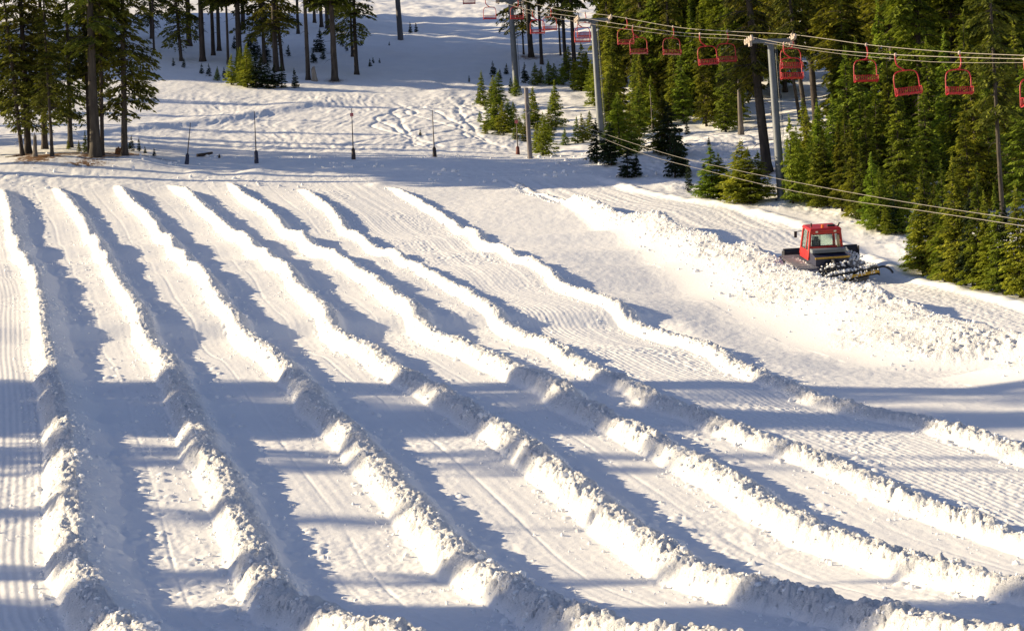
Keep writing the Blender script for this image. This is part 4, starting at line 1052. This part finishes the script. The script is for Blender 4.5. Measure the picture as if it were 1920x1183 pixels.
# front blade: curved mouldboard with frame
bl = MB(); pr = [(2.55 + .22 * ((z - .5) / .6) ** 2, z) for z in (-.05, .2, .5, .8, 1.05, 1.2)]
pr2 = [(y + .07, z) for y, z in reversed(pr)]
bl.prism(pr + pr2, -1.5, 2.85)
for s in (-1, 1): bl.prism([(2.5, -.05), (2.5, 1.2), (3.05, 1.05), (3.15, -.05)], s * 2.18 + .65, s * 2.18 + .70)
for s in (-1, 1): bl.tube([(s * .7, 2.0, .6), (s * .9, 2.6, .5)], .08, 8)
bl.build('blade', M_BLK, cat_)
# rear tiller: frame, drum, finisher comb, lifting frame, crust of snow
tl = MB(); tl.tube([(-2.1, -3.05, .38), (2.1, -3.05, .38)], .2, 14); tl.box((0, -3.0, .62), (4.3, .55, .07)); tl.box((0, -2.75, .5), (4.2, .1, .25))
for k in range(22): tl.box((-2.1 + .2 * k, -3.28, .5), (.035, .16, .2))
for s in (-1, 1): tl.box((s * 2.17, -3.0, .42), (.06, .75, .5))
ti = tl.build('tiller', M_BLK, cat_, bevel=.01)
fr = MB()
for s in (-1, 1): fr.tube([(s * .45, -2.0, .75), (s * .5, -2.75, .7)], .07, 8); fr.tube([(s * .25, -1.95, 1.15), (s * .9, -2.9, .72)], .05, 8); fr.tube([(s * .9, -2.95, .72), (s * 1.9, -3.0, .68)], .045, 8)
fr.tube([(0, -2.0, 1.2), (0, -2.45, 1.22), (0, -2.9, .75)], .08, 8); fr.box((0, -2.55, .95), (.5, .4, .34)); fr.tube([(-.6, -2.75, .82), (.6, -2.75, .82)], .06, 8)
fr.build('lift_frame', M_BLK, ti)
cb = MB()
for k in range(23): cb.box((-2.12 + .193 * k, -3.42, .36 - .0 * k), (.11, .06, .035), Matrix.Rotation(.5, 3, 'X'))
cb.box((0, -3.42, .40), (4.3, .03, .10))
cb.box((1.2, -3.40, .47), (1.7, .05, .06)); cb.box((-.9, -3.40, .47), (.7, .05, .06))
cb.build('finisher_comb', M_YEL, ti)
for sg in (-1, 1):
    gd = MB(); gd.tube(bend([(sg * 2.25, -2.9, .5), (sg * 2.6, -3.0, .52), (sg * 2.85, -3.2, .36), (sg * 2.95, -3.35, .15)], 4), .06, 7); gd.build('side_finisher', M_BLK, ti)
#bend([(2.25, -2.9, .5), (2.6, -3.0, .52), (2.85, -3.2, .36), (2.95, -3.35, .15)], 4), .06, 7); gd.tube(bend([(-2.25, -2.9, .5), (-2.6, -3.0, .52), (-2.85, -3.2, .36), (-2.95, -3.35, .15)], 4), .06, 7); gd.build('side_finisher', M_BLK, ti)
# snow caked on the tiller
rs_ = np.random.RandomState(3); Pn = []; rn = []
for _ in range(700):
    xx = rs_.uniform(-2.2, 2.2); yy = rs_.uniform(-3.25, -2.5)
    if pn(np.array([xx * 1.8]), np.array([yy * 2.5]), 3)[0] > -.1: Pn.append((xx, yy, .64 + rs_.uniform(0, .10))); rn.append(rs_.uniform(.02, .06) + (.05 if rs_.rand() < .15 else 0))
for _ in range(260):
    xx = rs_.normal(-.2, .55) if rs_.rand() < .6 else rs_.uniform(-2.1, 2.1); Pn.append((xx, rs_.uniform(-3.5, -3.3), rs_.uniform(.36, .56))); rn.append(rs_.uniform(.02, .06))
for _ in range(40): Pn.append((rs_.normal(0, .35), rs_.uniform(-2.8, -2.3), rs_.uniform(.9, 1.15))); rn.append(rs_.uniform(.04, .1))
for _ in range(520):
    s = rs_.choice([-1, -1, 1]); yq = rs_.uniform(-2.35, 2.1); Pn.append((s * rs_.uniform(.95, 1.95), yq, .96 - .06 * max(0, abs(yq) - 1.7) * 8)); rn.append(rs_.uniform(.03, .08))
sc_ = clods(np.array(Pn), np.array(rn), 'caked_snow'); sc_.parent = ti
ti.location = (0, 0, .1); ti.rotation_euler = (0, math.radians(-7), math.radians(2))
sc_['kind'] = 'stuff'
# fine snow thrown up behind the tiller
Pn = []; rn = []
for _ in range(500):
    xx = rs_.uniform(-2.2, 2.3); yy = -3.5 - abs(rs_.normal(0, .35)); zz = abs(rs_.normal(0, .09)) * (1 + .6 * math.cos(xx))
    v = Mx @ Vector((xx, yy - .1, 0)); Pn.append((v.x, v.y, gz(v.x, v.y) + zz)); rn.append(rs_.uniform(.012, .035))
tag(clods(np.array(Pn), np.array(rn), 'snow_spray'), 'fine snow thrown up behind the tiller of the groomer', kind='stuff')
for nm in ('protoL', 'protoR'): pass
print('objects', len(bpy.data.objects))
